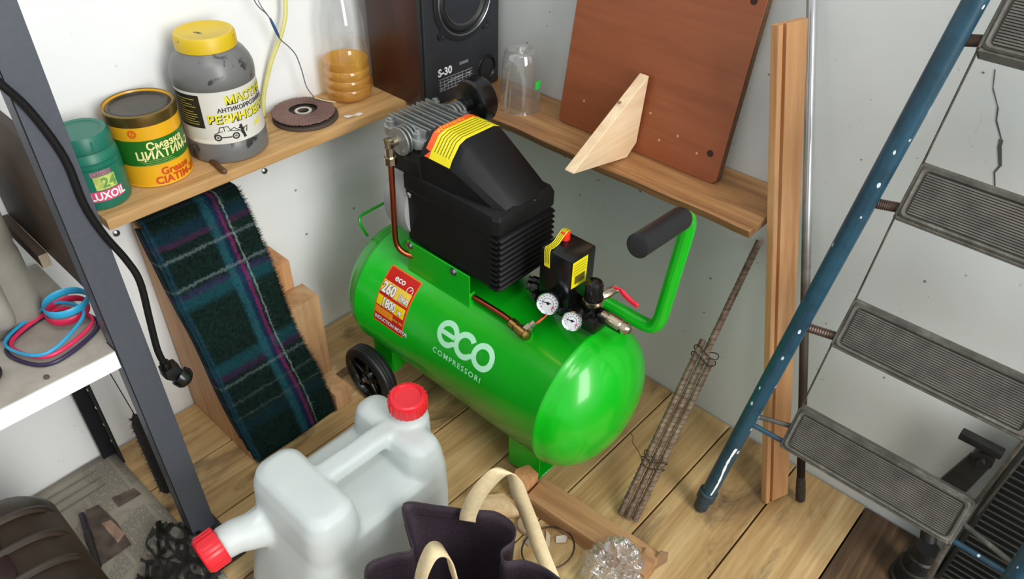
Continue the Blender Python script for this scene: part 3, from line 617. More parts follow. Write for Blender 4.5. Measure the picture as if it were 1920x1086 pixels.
# loudspeaker in the corner
sp_ = thing('loudspeaker', 'dark loudspeaker in a brown wooden cabinet standing in the corner', 'speaker', (.128, .13, HS))
cab = wood('speaker_veneer', '2a1210', '3c1a16', '4c241c', 'z', 0, .35, .6, 0, 0)
part('cabinet', MB().box((.024, .052, HS), (.236, .212, HS+.36)), cab, sp_, bevel=.002)
bf = part('baffle', MB().box((.022, .2125, HS+.001), (.234, .2265, HS+.359)), plain('speaker_charcoal', '23262b', .42, var=.08, scale=90, bump=.1), sp_, bevel=.005, seg=3)
part('edge_strip', MB().box((.2343, .2085, HS+.002), (.2365, .2205, HS+.358)), plain('speaker_black_edge', '17171a', .4), sp_, bevel=.0007, seg=1)
wx, wz = .125, HS+.205
wf = part('woofer', MB().lathe([(0, .084), (.003, .084), (.004, .081), (.0045, .071), (.002, .069), (-.001, .066)], (wx, .2264, wz), (0, 1, 0), 48, caps=False), plain('woofer_ring', '1b1d21', .35), sp_, label='round black woofer')
part('surround', MB().lathe([(.000, .067), (.004, .062), (.004, .057), (.000, .053)], (wx, .2266, wz), (0, 1, 0), 48, caps=False), rubber, wf)
part('cone', MB().lathe([(.0005, .054), (-.012, .030), (-.014, .024), (-.006, .018), (-.002, .010), (-.001, .0005)], (wx, .228, wz), (0, 1, 0), 40, caps=False), plain('paper_cone', '33312c', .7, var=.2, scale=60), wf)
part('trim_ring', MB().lathe([(.0046, .0735), (.0058, .072), (.0046, .0705)], (wx, .2264, wz), (0, 1, 0), 64, caps=False), plain('dull_chrome', '7d8187', .3, .8), wf, label='thin bright trim ring')
for k in range(4):
    a = D(45+90*k+3); part('screw_lug', MB().lathe([(0, .011), (.004, .010), (.0042, .005), (.003, .004)], (wx+.088*math.cos(a), .2262, wz+.088*math.sin(a)), (0, 1, 0), 14), plain('woofer_ring', '1b1d21'), wf)
part('tweeter', MB().lathe([(0, .036), (.003, .035), (.002, .018), (.006, .010), (.007, .0005)], (.125, .2264, HS+.318), (0, 1, 0), 32), black_gloss, sp_)
part('bass_port', MB().lathe([(.0, .028), (.003, .0265), (.004, .0235), (.001, .021), (-.010, .019)], (.060, .2264, HS+.043), (0, 1, 0), 32), black_gloss, sp_)
sv = plain('speaker_print', 'd8dadc', .5); fs = lambda x, y: (.2045-x, .2268, HS+y)
part('lettering', text_mb('S-30', .022, lambda a, c: fs(a+.002, c+.0625), .035), sv, sp_, label='white lettering')
part('nameplate', MB().box((.152-.036, .2264, HS+.0715), (.152-.010, .2272, HS+.0775)), plain('nameplate_grey', '8c9094', .4, .5), sp_)
gr_ = MB()
for k in range(9): stroke2d(gr_, [(.008+k*.0105+.0*i, .029+i*.006) for i in range(5)], .0011, fs)
for k in range(5): stroke2d(gr_, [(.004+i*.012, .0305+k*.0062) for i in range(9)], .0011, fs)
stroke2d(gr_, [(.004, .030), (.03, .044), (.05, .047), (.08, .049), (.095, .046)], .0016, fs)
part('printed_chart', gr_, plain('chart_grey', '9a9ea2', .5), sp_)
part('printed_line', text_mb('', .004, fs), sv, sp_) if False else None
# clear upturned cup with a green sticker
cx_, cy_ = .083, .345
cu_ = thing('clear_cup', 'upturned clear plastic cup with a green sticker beside the brown board', 'cup', (cx_, cy_, HS))
part('cup_wall', MB().lathe([(0, .0455), (.002, .0445), (.006, .0435), (.07, .0395), (.10, .0375), (.118, .0335), (.122, .029), (.122, .024), (.118, .020), (.117, .0005)], (cx_, cy_, HS), n=48, caps=False), clear('clear_cup_plastic', 'f2f4f4', 'eef0ee', .07, .10, .04), cu_, angle=60)
part('bottom_knob', MB().lathe([(.117, .009), (.124, .009), (.127, .004), (.127, .0005)], (cx_, cy_, HS), n=14), clear('clear_cup_plastic2', 'f2f4f4', 'eef0ee', .15, .2, .04), cu_)
part('sticker', patch(MB(), cylmap(cx_, cy_, .0415, HS+.048, D(88), .0006), 0, .021, 0, .0175, 6), plain('sticker_green', '2fd34a', .45), cu_, label='bright green sticker')
# ------------------------------------------------------------------ brown board, wooden triangle
bo = V((.0775, 0, HS+.0003)); tl = math.atan2(.058, .40)
Mb = Mx.Translation((.0775, .445, HS+.0003)) @ Mx.Rotation(-tl, 4, 'Y')
lam = wood('brown_laminate', '763e22', '894a2a', '965533', 'y', 0, .42, .5, 0, 0)
mb = MB(Mb); rc = .012; L, Hh, th = .365, .395, .018
out = []
for (a, b, s0) in ((rc, rc, 180), (L-rc, rc, 270), (L-rc, Hh-rc, 0), (rc, Hh-rc, 90)):
    for k in range(5): an = D(s0+90*k/4); out.append((0, a+rc*math.cos(an), b+rc*math.sin(an)))
mb.prism(out, (-th, 0, 0))
bd = one('laminate_board', mb, lam, 'reddish brown laminated panel with rounded corners leaning on the wall', 'board', M=Mb, bevel=.001, seg=1)
eg = MB(Mb)
R1 = [(-.0015, a+(.0004 if a > L/2 else -.0004), b) for _, a, b in out]; R2 = [(-th+.001, a+(.0004 if a > L/2 else -.0004), b) for _, a, b in out]
eg.loft([R1, R2], True, False); part('raw_edge', eg, plain('chipboard_edge', '5a4128', .8, var=.35, scale=160, bump=.4), bd, label='raw chipboard edge')
for (yy, zz, r) in ((L-.025, .052, .0062), (L-.022, .312, .0062)):
    part('hole', MB(Mb).lathe([(.0004, r), (.0007, r*.8), (.0006, r*.78), (-.001, r*.75)], (0, yy, zz), (1, 0, 0), 16, caps=False).lathe([(.0002, r*.8), (.0003, r*.8)], (0, yy, zz), (1, 0, 0), 16), plain('hole_dark', '2e160c', .8), bd, label='drilled hole')
for (yy, zz) in ((L-.095, .060), (L-.050, .043), (L-.160, .082), (.055, .058), (L-.13, .04)):
    part('plug', MB(Mb).lathe([(0, .0026), (.0006, .0024)], (0, yy, zz), (1, 0, 0), 10), plain('plug_tan', 'b88a68', .6), bd)
tr = thing('triangle_bracket', 'pale wooden triangular bracket propped against the brown board', 'wooden bracket', (.13, .63, H))
part('plate', MB().prism([(.0665, .637, .755), (.0785, .637, .627), (.106, .637, H+.0005), (.269, .637, .637), (.268, .637, .640)], (0, -.020, 0)), wood('pine_bracket', 'c4a074', 'dcc09a', 'e8d4b6', 'x', .08, .6, .7, .3, .05), tr, bevel=.001, seg=1)
part('knot', MB().lathe([(0, .004), (.0006, .0036)], (.137, .627, .7235), (.49, 0, .87), 10), plain('knot_brown', '8b6a48', .7), tr)

# ------------------------------------------------------------------ right side: moulding, pipe, rods, ladder, grille, jack
def frame(o, x, y, z): return Mx(((x.x, y.x, z.x, o.x), (x.y, y.y, z.y, o.y), (x.z, y.z, z.z, o.z), (0, 0, 0, 1)))
o0 = V((.1425, 1.0965, .004)); e0 = V((.118, .873, .918)); Zv = (e0-o0).normalized()
Xv = V((-.052, .022, 0)); Xv = (Xv-Zv*Xv.dot(Zv)).normalized(); Yv = Zv.cross(Xv)
Mm = frame(o0, Xv, Yv, Zv); Lm = (e0-o0).length
cs = [(0, -.016), (.056, -.016), (.056, -.001), (.055, 0), (.0155, .0), (.0148, -.0075), (.0098, -.0075), (.0088, .0), (.0015, .0), (0, -.0015)]
one('wooden_moulding', MB(Mm).prism([(a, -b, 0) for a, b in cs], (0, 0, Lm)), wood('moulding_pine', '94623a', 'b88656', 'cfa473', 'z', 0, .5, .7, 0, 0), 'grooved pine moulding strip leaning on the right wall beside the shelf end', 'moulding', M=Mm, bevel=.0004, seg=1, angle=25)
a, b = V((.0866, 1.1425, .008)), V((.0165, .868, .95))
pm = NT('pipe_steel'); pc = pm.coords()
sx_ = pm.n('SeparateXYZ'); pm.l(pc, sx_.inputs[0])
rf = pm.math('ADD', sx_.outputs[2], pm.math('MULTIPLY', pm.noise(pc, 9, 4), .35))
pm.set(pm.ramp(rf, [(.30, '2b211b'), (.62, '6d6258'), (.80, 'c9cacb')]), pm.ramp(rf, [(.5, (.6, .6, .6, 1)), (.85, (.22, .22, .22, 1))]), .75)
pp = thing('metal_pipe', 'slim metal pipe, rusty at its foot, leaning on the wall behind the moulding', 'pipe', a)
dr = (b-a).normalized()
part('tube', MB().tube([a+dr*.0, a+(b-a)*.5, b], .0080, 16), pm.m, pp)
part('crust', MB().lathe([(-.004, .006), (.0, .0095), (.02, .0098), (.045, .0092), (.06, .0082)], a+dr*.0, dr, 14), plain('rust_crust', '33281f', .9, var=.5, scale=160, bump=.6), pp, label='rusty crumbling foot')
# three ribbed steel rods tied with wire
rust = NT('rusty_rebar'); rc_ = rust.coords()
rust.set(rust.ramp(rust.noise(rc_, 60, 4), [(.3, '584639'), (.6, '8a7564'), (.8, 'ae9c8b')]), .65, .5)
A, B = V((.3665, .910, .0088)), V((.0098, .8900, .490)); dv = (B-A).normalized()
sd = dv.cross(V((0, 0, 1))).normalized(); up_ = sd.cross(dv)
rods = [(A, B, .0074, 'long rusty ribbed steel rod leaning under the right shelf'), (A+sd*.0155+dv*.004+up_*.001, A+sd*.0155+dv*.36, .0072, 'short rusty ribbed rod tied beside the long rod, further from the compressor'), (A-sd*.0155+dv*.000+up_*.001, A-sd*.0155+dv*.385, .0072, 'short pale rusty ribbed rod tied to the long rod, nearest the compressor')]
for a, b, r, lb in rods:
    t = thing('steel_rod', lb, 'rod', a); d = (b-a).normalized(); L = (b-a).length
    part('core', MB().tube([a, b], r*.86, 10), rust.m, t)
    mb = MB(); e1 = d.orthogonal().normalized(); e2 = d.cross(e1); k = .006
    while k < L-.006:
        c = a+d*k; ring = [c+(e1*math.cos(q)+e2*math.sin(q))*r*.9+d*(.0025*math.sin(q)) for q in [2*PI*i/8 for i in range(8)]]
        mb.tube(ring, .0011, 4, closed=True); k += .0105
    part('rib', mb, rust.m, t, kind='stuff')
wire_m = plain('binding_wire', '4a3d34', .5, .6, var=.3)
for q, lb in ((.118, 'loose binding wire twisted round the rods near the floor'), (.352, 'binding wire round the upper end of the short rods')):
    c = A+dv*q; mb = MB()
    loop = [c+sd*(.0255*math.cos(t_))+up_*(.0105*math.sin(t_)) + dv*(.006*math.sin(2*t_+q*9)) for t_ in [2*PI*i/20 for i in range(20)]]
    mb.tube(loop, .0011, 6, closed=True)
    w = thing('binding_wire', lb, 'wire', c); part('loop', mb, wire_m, w)
    mb = MB(); mb.tube([p_+dv*.014+up_*.0005 for p_ in loop], .0011, 6, closed=True); part('loop', mb, wire_m, w)
    if q < .2:
        e = cr([c+sd*-.023, c-sd*.034+dv*.008+V((0, -.004, .006)), c-sd*.055+dv*.02, c-sd*.058+dv*.030, c-sd*.066+dv*.034], 6)
        e = [V((p_.x, p_.y, max(p_.z, .003))) for p_ in e]
        part('loose_end', MB().tube(e, .0009, 6), wire_m, w)
# folding stepladder, folded and leaning on the right wall
tilt = math.atan(.088)
Lz = V((-math.sin(tilt), 0, math.cos(tilt))); Lx = V((math.cos(tilt), 0, math.sin(tilt)))
Ml = frame(V((.243, 1.245, 0)), Lx, V((0, 1, 0)), Lz)
bp_ = NT('chipped_blue_paint'); bc = bp_.coords()
vn = bp_.n('TexVoronoi'); bp_.l(bp_.coords((1, 1, .5)), vn.inputs['Vector']); vn.inputs['Scale'].default_value = 55
fl_ = bp_.math('ADD', vn.outputs['Distance'], bp_.math('MULTIPLY', bp_.noise(bc, 70, 3), .25))
col = bp_.mix(bp_.ramp(bp_.noise(bc, 30, 5), [(.4, (0, 0, 0, 1)), (.75, (1, 1, 1, 1))]), lin('1d4557'), lin('14303e'))
bp_.set(bp_.mix(bp_.ramp(fl_, [(.235, (1, 1, 1, 1)), (.26, (0, 0, 0, 1))]), col, lin('c9d3d6')), .38)
grey_t = NT('worn_tread'); gc = grey_t.coords()
grey_t.set(grey_t.ramp(grey_t.noise(gc, 26, 6, .7), [(.3, '3f3d38'), (.55, '5d5a52'), (.74, '86837a')]), .5, .35); grey_t.bump(grey_t.noise(gc, 200, 2), .2, .001)
mat_m = plain('tread_mat', '57544c', .6, .1, var=.3, scale=40)
ld = thing('stepladder', 'folded stepladder with blue tube rails and ribbed grey steps leaning on the right wall', 'ladder', M=Ml)
def rail(s):
    f = lambda z: s*(.243-(.113 if s < 0 else .033)*z)
    pts = [(0, f(z), z) for z in (.03, .3, .6, .9, 1.2, 1.5)]
    r = part('rail', MB(Ml).tube(pts, .0145, 20), bp_.m, ld, label='chipped dark blue tube rail')
    ax = V((0, .113 if s < 0 else -.033, 1)).normalized()
    part('foot_cap', MB(Ml).lathe([(0, .012), (.004, .0138), (.03, .0148), (.034, .0182), (.056, .0182), (.058, .015)], (.0, f(0), .004), ax, 18), plain('ladder_foot', '22343d', .5, var=.25, scale=50), r)
    if s < 0:
        mb = MB(Ml)
        def spl(z, a, w):   # long paint splash on the tube
            return [(.0148*math.cos(a+w*q), f(z)+.0148*math.sin(a+w*q), z) for q in (-1, 1)]
        prev = None
        for k in range(22):
            z = .065+k*.0068; rr = .10+.13*abs(mnoise.noise(V((k*.37, 2.2, .3)))); q = mb.ps(spl(z, .62+.12*math.sin(k*.31), rr))
            if prev: mb.f.append([prev[0], prev[1], q[1], q[0]])
            prev = q
        part('paint_splash', mb, plain('splash_white', 'eef0ee', .5, var=.02), r, label='long white paint splash')
rail(-1); rail(1)
zs = [.258, .4955, .7325, .968]; hf = [.1455, .1415, .139, .136]
HT = .083
for zb, h in zip(zs, hf):
    Ms = Ml @ Mx.Translation((0, .043*(zb-.258), zb)) @ Mx.Rotation(D(-27), 4, 'Y'); z0 = 0
    st_ = part('step', MB(Ms).box((-.030, -h, z0), (.004, h, z0+.006)).box((-.022, -h, z0+HT-.006), (.004, h, z0+HT)).box((-.026, -h, z0), (.004, -h+.005, z0+HT)).box((-.026, h-.005, z0), (.004, h, z0+HT)).box((-.004, -h+.003, z0+.004), (.0, h-.003, z0+HT-.004)), grey_t.m, ld, bevel=.0012, seg=1)
    def rr(i, c=.012, x=0):
        o_ = []
        for (cy, cz, s0) in ((h-i-c, HT-i-c, 0), (-h+i+c, HT-i-c, 90), (-h+i+c, i+c, 180), (h-i-c, i+c, 270)):
            for k in range(5): a_ = D(s0+90*k/4); o_.append((x, cy+c*math.cos(a_), z0+cz+c*math.sin(a_)))
        return o_
    part('raised_border', MB(Ms).loft([rr(.003, .007, .0), rr(.004, .007, .006), rr(.0065, .0075, .0085), rr(.0095, .0075, .0075), rr(.0115, .007, .002)], True, False), grey_t.m, st_)
    part('mat_base', MB(Ms).box((-.0005, -h+.011, z0+.011), (.0035, h-.011, z0+HT-.011)), plain('tread_groove', '34322d', .7), st_)
    mb = MB(Ms); nr = 17
    for k in range(nr):
        zz = z0+.0138+k*(HT-.0276)/(nr-1); mb.box((.0033, -h+.0138, zz-.0011), (.0056, h-.0138, zz+.0011))
    part('ribbing', mb, mat_m, st_, kind='stuff')
    for s in (-1, 1):
        zz = .016 if zb > .3 else .04
        w0 = Ms @ V((-.008, s*(h-.001), zz)); l0 = Ml.inverted() @ w0
        w1 = Ml @ V((-.004, s*(.243-(.113 if s < 0 else .033)*l0.z-.010), l0.z-.002)); Ln = (w1-w0).length; dd = (w1-w0).normalized()
        if zb > .3:
            n = 12; pr_ = []
            for k in range(n*2+1): pr_.append((Ln*k/(n*2), .0078 if k % 2 else .0068))
            part('bush', MB().lathe(pr_, w0, dd, 14), plain('rusty_bush', '5b4a42', .45, .6, var=.3, scale=60), st_)
        else:
            part('strut', MB().tube([w0, w1], .0046, 10), grey_t.m, st_)
            part('strut', MB().tube([w0+V((.016, 0, -.028)), w1+V((.004, 0, -.020))], .0050, 10), bp_.m, st_)
bot = lambda k, s: Ml.inverted() @ (Ml @ Mx.Translation((0, .043*(zs[k]-.258), zs[k])) @ Mx.Rotation(D(-27), 4, 'Y') @ V((-.004, s*(hf[k]-.001), .003)))
tpp = lambda k, s: Ml.inverted() @ (Ml @ Mx.Translation((0, .043*(zs[k]-.258), zs[k])) @ Mx.Rotation(D(-27), 4, 'Y') @ V((-.004, s*(hf[k]-.001), HT-.003)))
for k in range(3):
    for s in (-1, 1):
        a = tpp(k, s); b = bot(k+1, s)
        part('tie_rod', MB(Ml).tube([a, b], .0016 if s < 0 else .0032, 8), grey_t.m, ld)
        if s > 0: part('tie_rod', MB(Ml).tube([tpp(k, s)+V((0, .010, -.02)), bot(k+1, s)+V((0, .012, .004))], .0018, 8), grey_t.m, ld)
part('tie_rod', MB(Ml).tube([(-.012, hf[0]-.004, zs[0]+.004), (-.012, hf[0]+.004, .05)], .0048, 10), grey_t.m, ld)
# black ribbed grille behind the ladder
Mg = Mx.Translation((.012, 1.405, .0)) @ Mx.Rotation(D(-5), 4, 'Y')
gl_ = thing('grille_panel', 'black ribbed metal grille panel on the floor behind the ladder', 'grille', M=Mg)
gm = plain('grille_black', '232320', .5, .2, var=.25, scale=30)
part('back_panel', MB(Mg).box((.0, .0, .0), (.05, .42, .40)), gm, gl_, bevel=.004)
for k in range(27):
    part('rib', MB(Mg).box((.049, .008, .012+k*.0142), (.058, .412, .0165+k*.0142)), gm, gl_, bevel=.0012, seg=1)
part('side_rail', MB(Mg).box((.046, .002, .0), (.061, .010, .40)), gm, gl_, bevel=.001)
# black jack standing by the wall
jm = plain('jack_black', '1d1c1b', .5, .2, var=.3, scale=50)
jk = thing('car_jack', 'black jack with a flat arm standing on the floor behind the lowest ladder step', 'jack', (.085, 1.375, 0))
part('foot', MB().lathe([(0, .036), (.008, .036), (.010, .030), (.03, .029), (.032, .031), (.044, .031), (.046, .026), (.075, .026), (.078, .022), (.10, .021)], (.105, 1.372, .0005), (0, 0, 1), 24), jm, jk)
part('arm', MB().loft([[(.045, 1.318, .14), (.060, 1.318, .14), (.060, 1.366, .135), (.045, 1.366, .135)], [(.045, 1.352, .300), (.060, 1.352, .300), (.060, 1.386, .292), (.045, 1.386, .292)]]), jm, jk, bevel=.003)
part('arm', MB().tube([(.085, 1.368, .09), (.055, 1.342, .16)], .014, 12), jm, jk)
part('pivot', MB().lathe([(0, .017), (.018, .017), (.0182, .007), (.024, .006)], (.043, 1.371, .303), (1, 0, 0), 16), jm, jk)
part('hook', MB().box((.042, 1.325, .322), (.060, 1.392, .337)), jm, jk, bevel=.003)
part('loop', MB().lathe([(0, .010), (.004, .010)], (.131, 1.372, .07), (1, 0, 0), 12), jm, jk)

# ------------------------------------------------------------------ left side: rack, jug, bands, cable
grey_metal = plain('graphite_metal', '50545c', .42, .25, var=.06, scale=120)
rk = thing('storage_rack', 'dark grey metal rack post with a dusty white shelf and a brown side board', 'rack', (.95, .33, 0))
po = part('post', MB().box((.929, .3285, .0045), (.9745, .3305, 1.5)).box((.9725, .298, .0045), (.9745, .3305, 1.5)), grey_metal, rk, bevel=.0006, seg=1)
part('foot_plate', MB().box((.921, .300, .0005), (.980, .425, .0045)), plain('foot_black', '232326', .5, var=.2), rk, bevel=.001)
rp = part('rear_post', MB().box((.978, .018, .003), (.982, .058, .475)).box((.9815, .016, .003), (1.006, .020, .475)), plain('rear_post_black', '25262a', .4, .3, var=.1), rk, label='black rear post with holes')
for k in range(7):
    part('hole', MB().lathe([(.0, .0035), (.0006, .0032)], (.9822, .040, .06+k*.05), (1, 0, 0), 10), white_p if k in (2, 3) else plain('hole_pale', 'b9bcbc', .5), rp)
shf = NT('dusty_white_shelf'); sc_ = shf.coords()
geo = shf.n('NewGeometry'); sx2 = shf.n('SeparateXYZ'); shf.l(geo.outputs['Normal'], sx2.inputs[0])
dust = shf.mix(shf.ramp(shf.noise(sc_, 7, 6, .65), [(.35, (0, 0, 0, 1)), (.7, (1, 1, 1, 1))]), lin('b3aca2'), lin('8f877c'))
shf.set(shf.mix(shf.ramp(sx2.outputs[2], [(.5, (0, 0, 0, 1)), (.7, (1, 1, 1, 1))]), lin('f0f0ee'), dust), .55)
sh_ = part('shelf', MB().box((.966, .018, .476), (1.9, .296, .498)).box((.9755, .290, .463), (1.9, .330, .4985)), shf.m, rk, bevel=.0012, seg=1, label='white shelf with a dusty top')
sbm = NT('brown_board'); sb_c = sbm.coords()
sbm.set(sbm.ramp(sbm.noise(sb_c, 14, 5), [(.3, '2c1f17'), (.55, '3f2e22'), (.8, '54402f')]), .55)
part('side_board', MB().box((.9575, .004, .592), (.971, .296, .835)), sbm.m, rk, bevel=.001, label='dark brown board')
part('batten', MB().box((.9715, .002, .570), (.986, .158, .594)), wood('dark_batten', '2e221a', '443328', '5a4636', 'y', 0, .6, 1, 0, 0), rk, bevel=.001)
part('end_grain', MB().box((.972, .158, .5705), (.9855, .1590, .5935)), plain('batten_end', '9f8f76', .7, var=.15), rk, label='pale sawn batten end')
# translucent grey jug on the rack shelf
HR = .4985
jgm = NT('grey_hdpe'); jgm.set(jgm.ramp(jgm.noise(jgm.coords(), 8, 4), [(.3, '77746a'), (.7, '98958b')]), .45); jgm.b.inputs['Subsurface Weight'].default_value = 0
def rbox(cx, cy, hx_, hy_, z, r, n=6):
    o_ = []
    r = min(r, hx_*.98, hy_*.98)
    for (sx, sy, s0) in ((1, 1, 0), (-1, 1, 90), (-1, -1, 180), (1, -1, 270)):
        for k in range(n+1): a_ = D(s0+90*k/n); o_.append((cx+sx*(hx_-r)+r*math.cos(a_), cy+sy*(hy_-r)+r*math.sin(a_), z))
    return o_
jx_, jy_ = 1.092, .108
ju = thing('plastic_jug', 'greyish translucent plastic jug with a ribbed handle on the white shelf', 'jug', (jx_, jy_, HR))
part('body', MB().loft([rbox(jx_, jy_, .080, .075, HR, .03), rbox(jx_, jy_, .086, .082, HR+.008, .034), rbox(jx_, jy_, .087, .083, HR+.03, .036), rbox(jx_, jy_, .087, .083, HR+.12, .036), rbox(jx_, jy_, .085, .081, HR+.135, .036), rbox(jx_, jy_, .087, .083, HR+.15, .036), rbox(jx_, jy_, .086, .082, HR+.21, .036), rbox(jx_, jy_, .065, .06, HR+.25, .036), rbox(jx_, jy_, .03, .03, HR+.28, .028), rbox(jx_, jy_, .026, .026, HR+.30, .025)]), jgm.m, ju, angle=50)
part('handle', MB().tube(cr([(jx_-.02, jy_+.081, HR+.035), (jx_-.02, jy_+.106, HR+.05), (jx_-.02, jy_+.112, HR+.10), (jx_-.02, jy_+.108, HR+.17), (jx_-.02, jy_+.085, HR+.215), (jx_-.02, jy_+.04, HR+.245)], 5), .016, 12, flat=(1, .75), up=(1, 0, 0)), jgm.m, ju, label='moulded grip')
part('seam', MB().tube(cr([(jx_-.0875, jy_+.02, HR+.03), (jx_-.088, jy_+.02, HR+.12), (jx_-.0865, jy_+.02, HR+.2)], 6), .0016, 6), plain('jug_seam', 'b5b2a8', .5), ju)
part('cap', MB().lathe([(.295, .030), (.32, .030), (.321, .027), (.321, .0005)], (jx_, jy_, HR), n=24), plain('jug_cap', '5a5a55', .4), ju)
# three coloured rubber bands
def band(name, col, lb, loops, wv, th):
    t = thing(name, lb, 'rubber band', (1.03, .24, HR), group='folded rubber bands on the white shelf')
    mb = MB(); pts = cr(loops, 7, closed=True)
    mb.tube(pts, 1, 10, closed=True, flat=(wv, th), up=(0, 0, 1))
    part('loop', mb, plain(name+'_'+col, col, .42, var=.08), t)
def rect_loop(c, hx_, hy_, rot, z):
    o_ = []
    for (sx, sy) in ((1, .55), (.55, 1), (-.55, 1), (-1, .55), (-1, -.55), (-.55, -1), (.55, -1), (1, -.55)):
        x, y = sx*hx_, sy*hy_; o_.append((c[0]+x*math.cos(rot)-y*math.sin(rot), c[1]+x*math.sin(rot)+y*math.cos(rot), z))
    return o_
def oval(c, rx, ry, rot, z0, z1, n=8, a0=0):
    return [(c[0]+rx*math.cos(a0+2*PI*k/n)*math.cos(rot)-ry*math.sin(a0+2*PI*k/n)*math.sin(rot), c[1]+rx*math.cos(a0+2*PI*k/n)*math.sin(rot)+ry*math.sin(a0+2*PI*k/n)*math.cos(rot), z0+(z1-z0)*k/n) for k in range(n)]
band('rubber_band', '2b2342', 'dark navy rubber band, lowest of the three on the white shelf', rect_loop((1.026, .236), .056, .050, D(22), HR+.0036), .0034, .0032)
band('rubber_band', '2b2342', 'dark navy rubber band wound in a small loop under the red loop', oval((.990, .222), .024, .026, 0, HR+.012, HR+.0121), .0045, .0026) if False else None
band('rubber_band', 'd42a55', 'crimson rubber band lying between the navy and the blue band', rect_loop((1.024, .234), .050, .044, D(22), HR+.0105), .0034, .0028)
band('rubber_band', 'c81f4a', 'small crimson rubber ring propped on the stack of bands', oval((.990, .216), .0305, .030, 0, HR+.0225, HR+.02251, 10), .0062, .0016)
band('rubber_band', '2c93bd', 'large sky blue rubber band on top of the crimson band', rect_loop((1.027, .230), .049, .041, D(22), HR+.0335), .0030, .0026) if False else None
band('rubber_band', '2c93bd', 'large sky blue rubber band lying slanted over the crimson band', [(x, y, HR+.0165+max(0, (1.03-x))*.24) for x, y, z in rect_loop((1.030, .232), .050, .043, D(22), 0)], .0030, .0024)
band('rubber_band', '2f9fc8', 'sky blue rubber ring on the very top of the stack', oval((.988, .217), .0315, .0295, 0, HR+.0375, HR+.03751, 10), .0066, .0016)
one('pebble', MB().lathe([(0, .003), (.002, .0042), (.004, .0035), (.0052, .001)], (1.069, .315, HR+.0002), (0, 0, 1), 10), plain('dark_pebble', '4e4640', .7, var=.3), 'small dark crumb on the dusty shelf near its front edge', 'crumb', (1.069, .315, HR))
kn = thing('black_knob', 'black round cap at the left end of the dusty white shelf', 'cap', (1.128, .255, HR))
part('body', MB().lathe([(0, .018), (.002, .020), (.016, .020), (.019, .017), (.019, .0005)], (1.128, .255, HR+.0003), (0, 0, 1), 24), black_gloss, kn)
part('rim', MB().lathe([(.004, .0205), (.006, .0212), (.009, .0212), (.011, .0205)], (1.128, .255, HR+.0003), (0, 0, 1), 24, caps=False), rubber, kn)
# black cable hanging on the post, with its plug
cb = thing('power_cable', 'thick black cable hanging over the grey post with an angled plug', 'cable', (.93, .34, .42))
cpts = cr([(1.02, .337, 1.02), (.983, .337, .935), (.961, .3345, .887), (.944, .3345, .816), (.9425, .3345, .748), (.9335, .3345, .696), (.917, .336, .641), (.911, .340, .60), (.9165, .340, .53), (.921, .340, .47), (.918, .340, .435)], 7)
part('cord', MB().tube(cpts, .0053, 12), black_plastic, cb)
pg = part('plug', MB().tube([(.918, .340, .442), (.9175, .340, .428)], .0075, 12).loft([rbox(.914, .340, .013, .011, .431, .004, 3), rbox(.913, .340, .014, .012, .415, .004, 3), rbox(.909, .340, .012, .012, .408, .004, 3)]), black_gloss, cb, label='black rubber plug')
part('socket_cover', MB().lathe([(-.004, .010), (.0, .0165), (.012, .0175), (.018, .014), (.022, .006)], (.905, .341, .404), (-.4, .35, -.5), 20), black_gloss, cb)
# bristly brush hanging on a thin wire behind the post
br_ = thing('bottle_brush', 'dark dusty bristly brush hanging on a thin wire behind the grey post', 'brush', (.957, .2, .02))
part('hanging_wire', MB().tube([(.9765, .2, .462), (.9570, .2, .240)], .0009, 6), black_p, br_)
part('core', MB().lathe([(0, .006), (.01, .012), (.2, .012), (.222, .006)], (.957, .2, .016), (0, 0, 1), 12), plain('brush_core', '2c2826', .9, var=.3, scale=90, bump=.6), br_)
mb = MB()
for _ in range(700):
    z = random.uniform(.02, .235); a = random.uniform(0, 2*PI); r = random.uniform(.013, .0195); c = V((.957, .2, z)); dd = V((math.cos(a), math.sin(a), random.uniform(-.3, .3)))
    sdv = V((-dd.y, dd.x, 0))*.0012; b0 = c+dd*.007
    mb.f.append(mb.ps([b0-sdv, b0+sdv, c+dd*r]))
part('bristles', mb, plain('bristle_grey', '3a3633', .9, var=.4, scale=200), br_, kind='stuff')
# ------------------------------------------------------------------ plaid covered stand and timber blocks
stw = wood('stand_pine', '9c6c44', 'bd8d62', 'd0a57b', 'z', .2, .6, .7, 0, .1)
sd_ = thing('plank_stand', 'wedge shaped wooden stand under the green plaid blanket by the left wall', 'wooden stand', (.70, .12, 0))
for xa in (.606, .776):
    part('side_panel', MB().prism([(xa, .004, .001), (xa, .236, .001), (xa, .052, .494), (xa, .004, .494)], (.016, 0, 0)), stw, sd_, bevel=.001, seg=1)
part('front_board', MB().prism([(.6065, .2365, .001), (.6065, .2505, .001), (.6065, .066, .502), (.6065, .052, .4955)], (.185, 0, 0)), stw, sd_, bevel=.001, seg=1)
part('top_board', MB().box((.6225, .006, .480), (.7755, .05, .4935)), stw, sd_, bevel=.001, seg=1)
pl0 = V((.600, .2535, .002)); pu = V((1, 0, 0)); pv = V((0, -.1855, .506)).normalized(); pn = V((0, .506, .1855)).normalized()
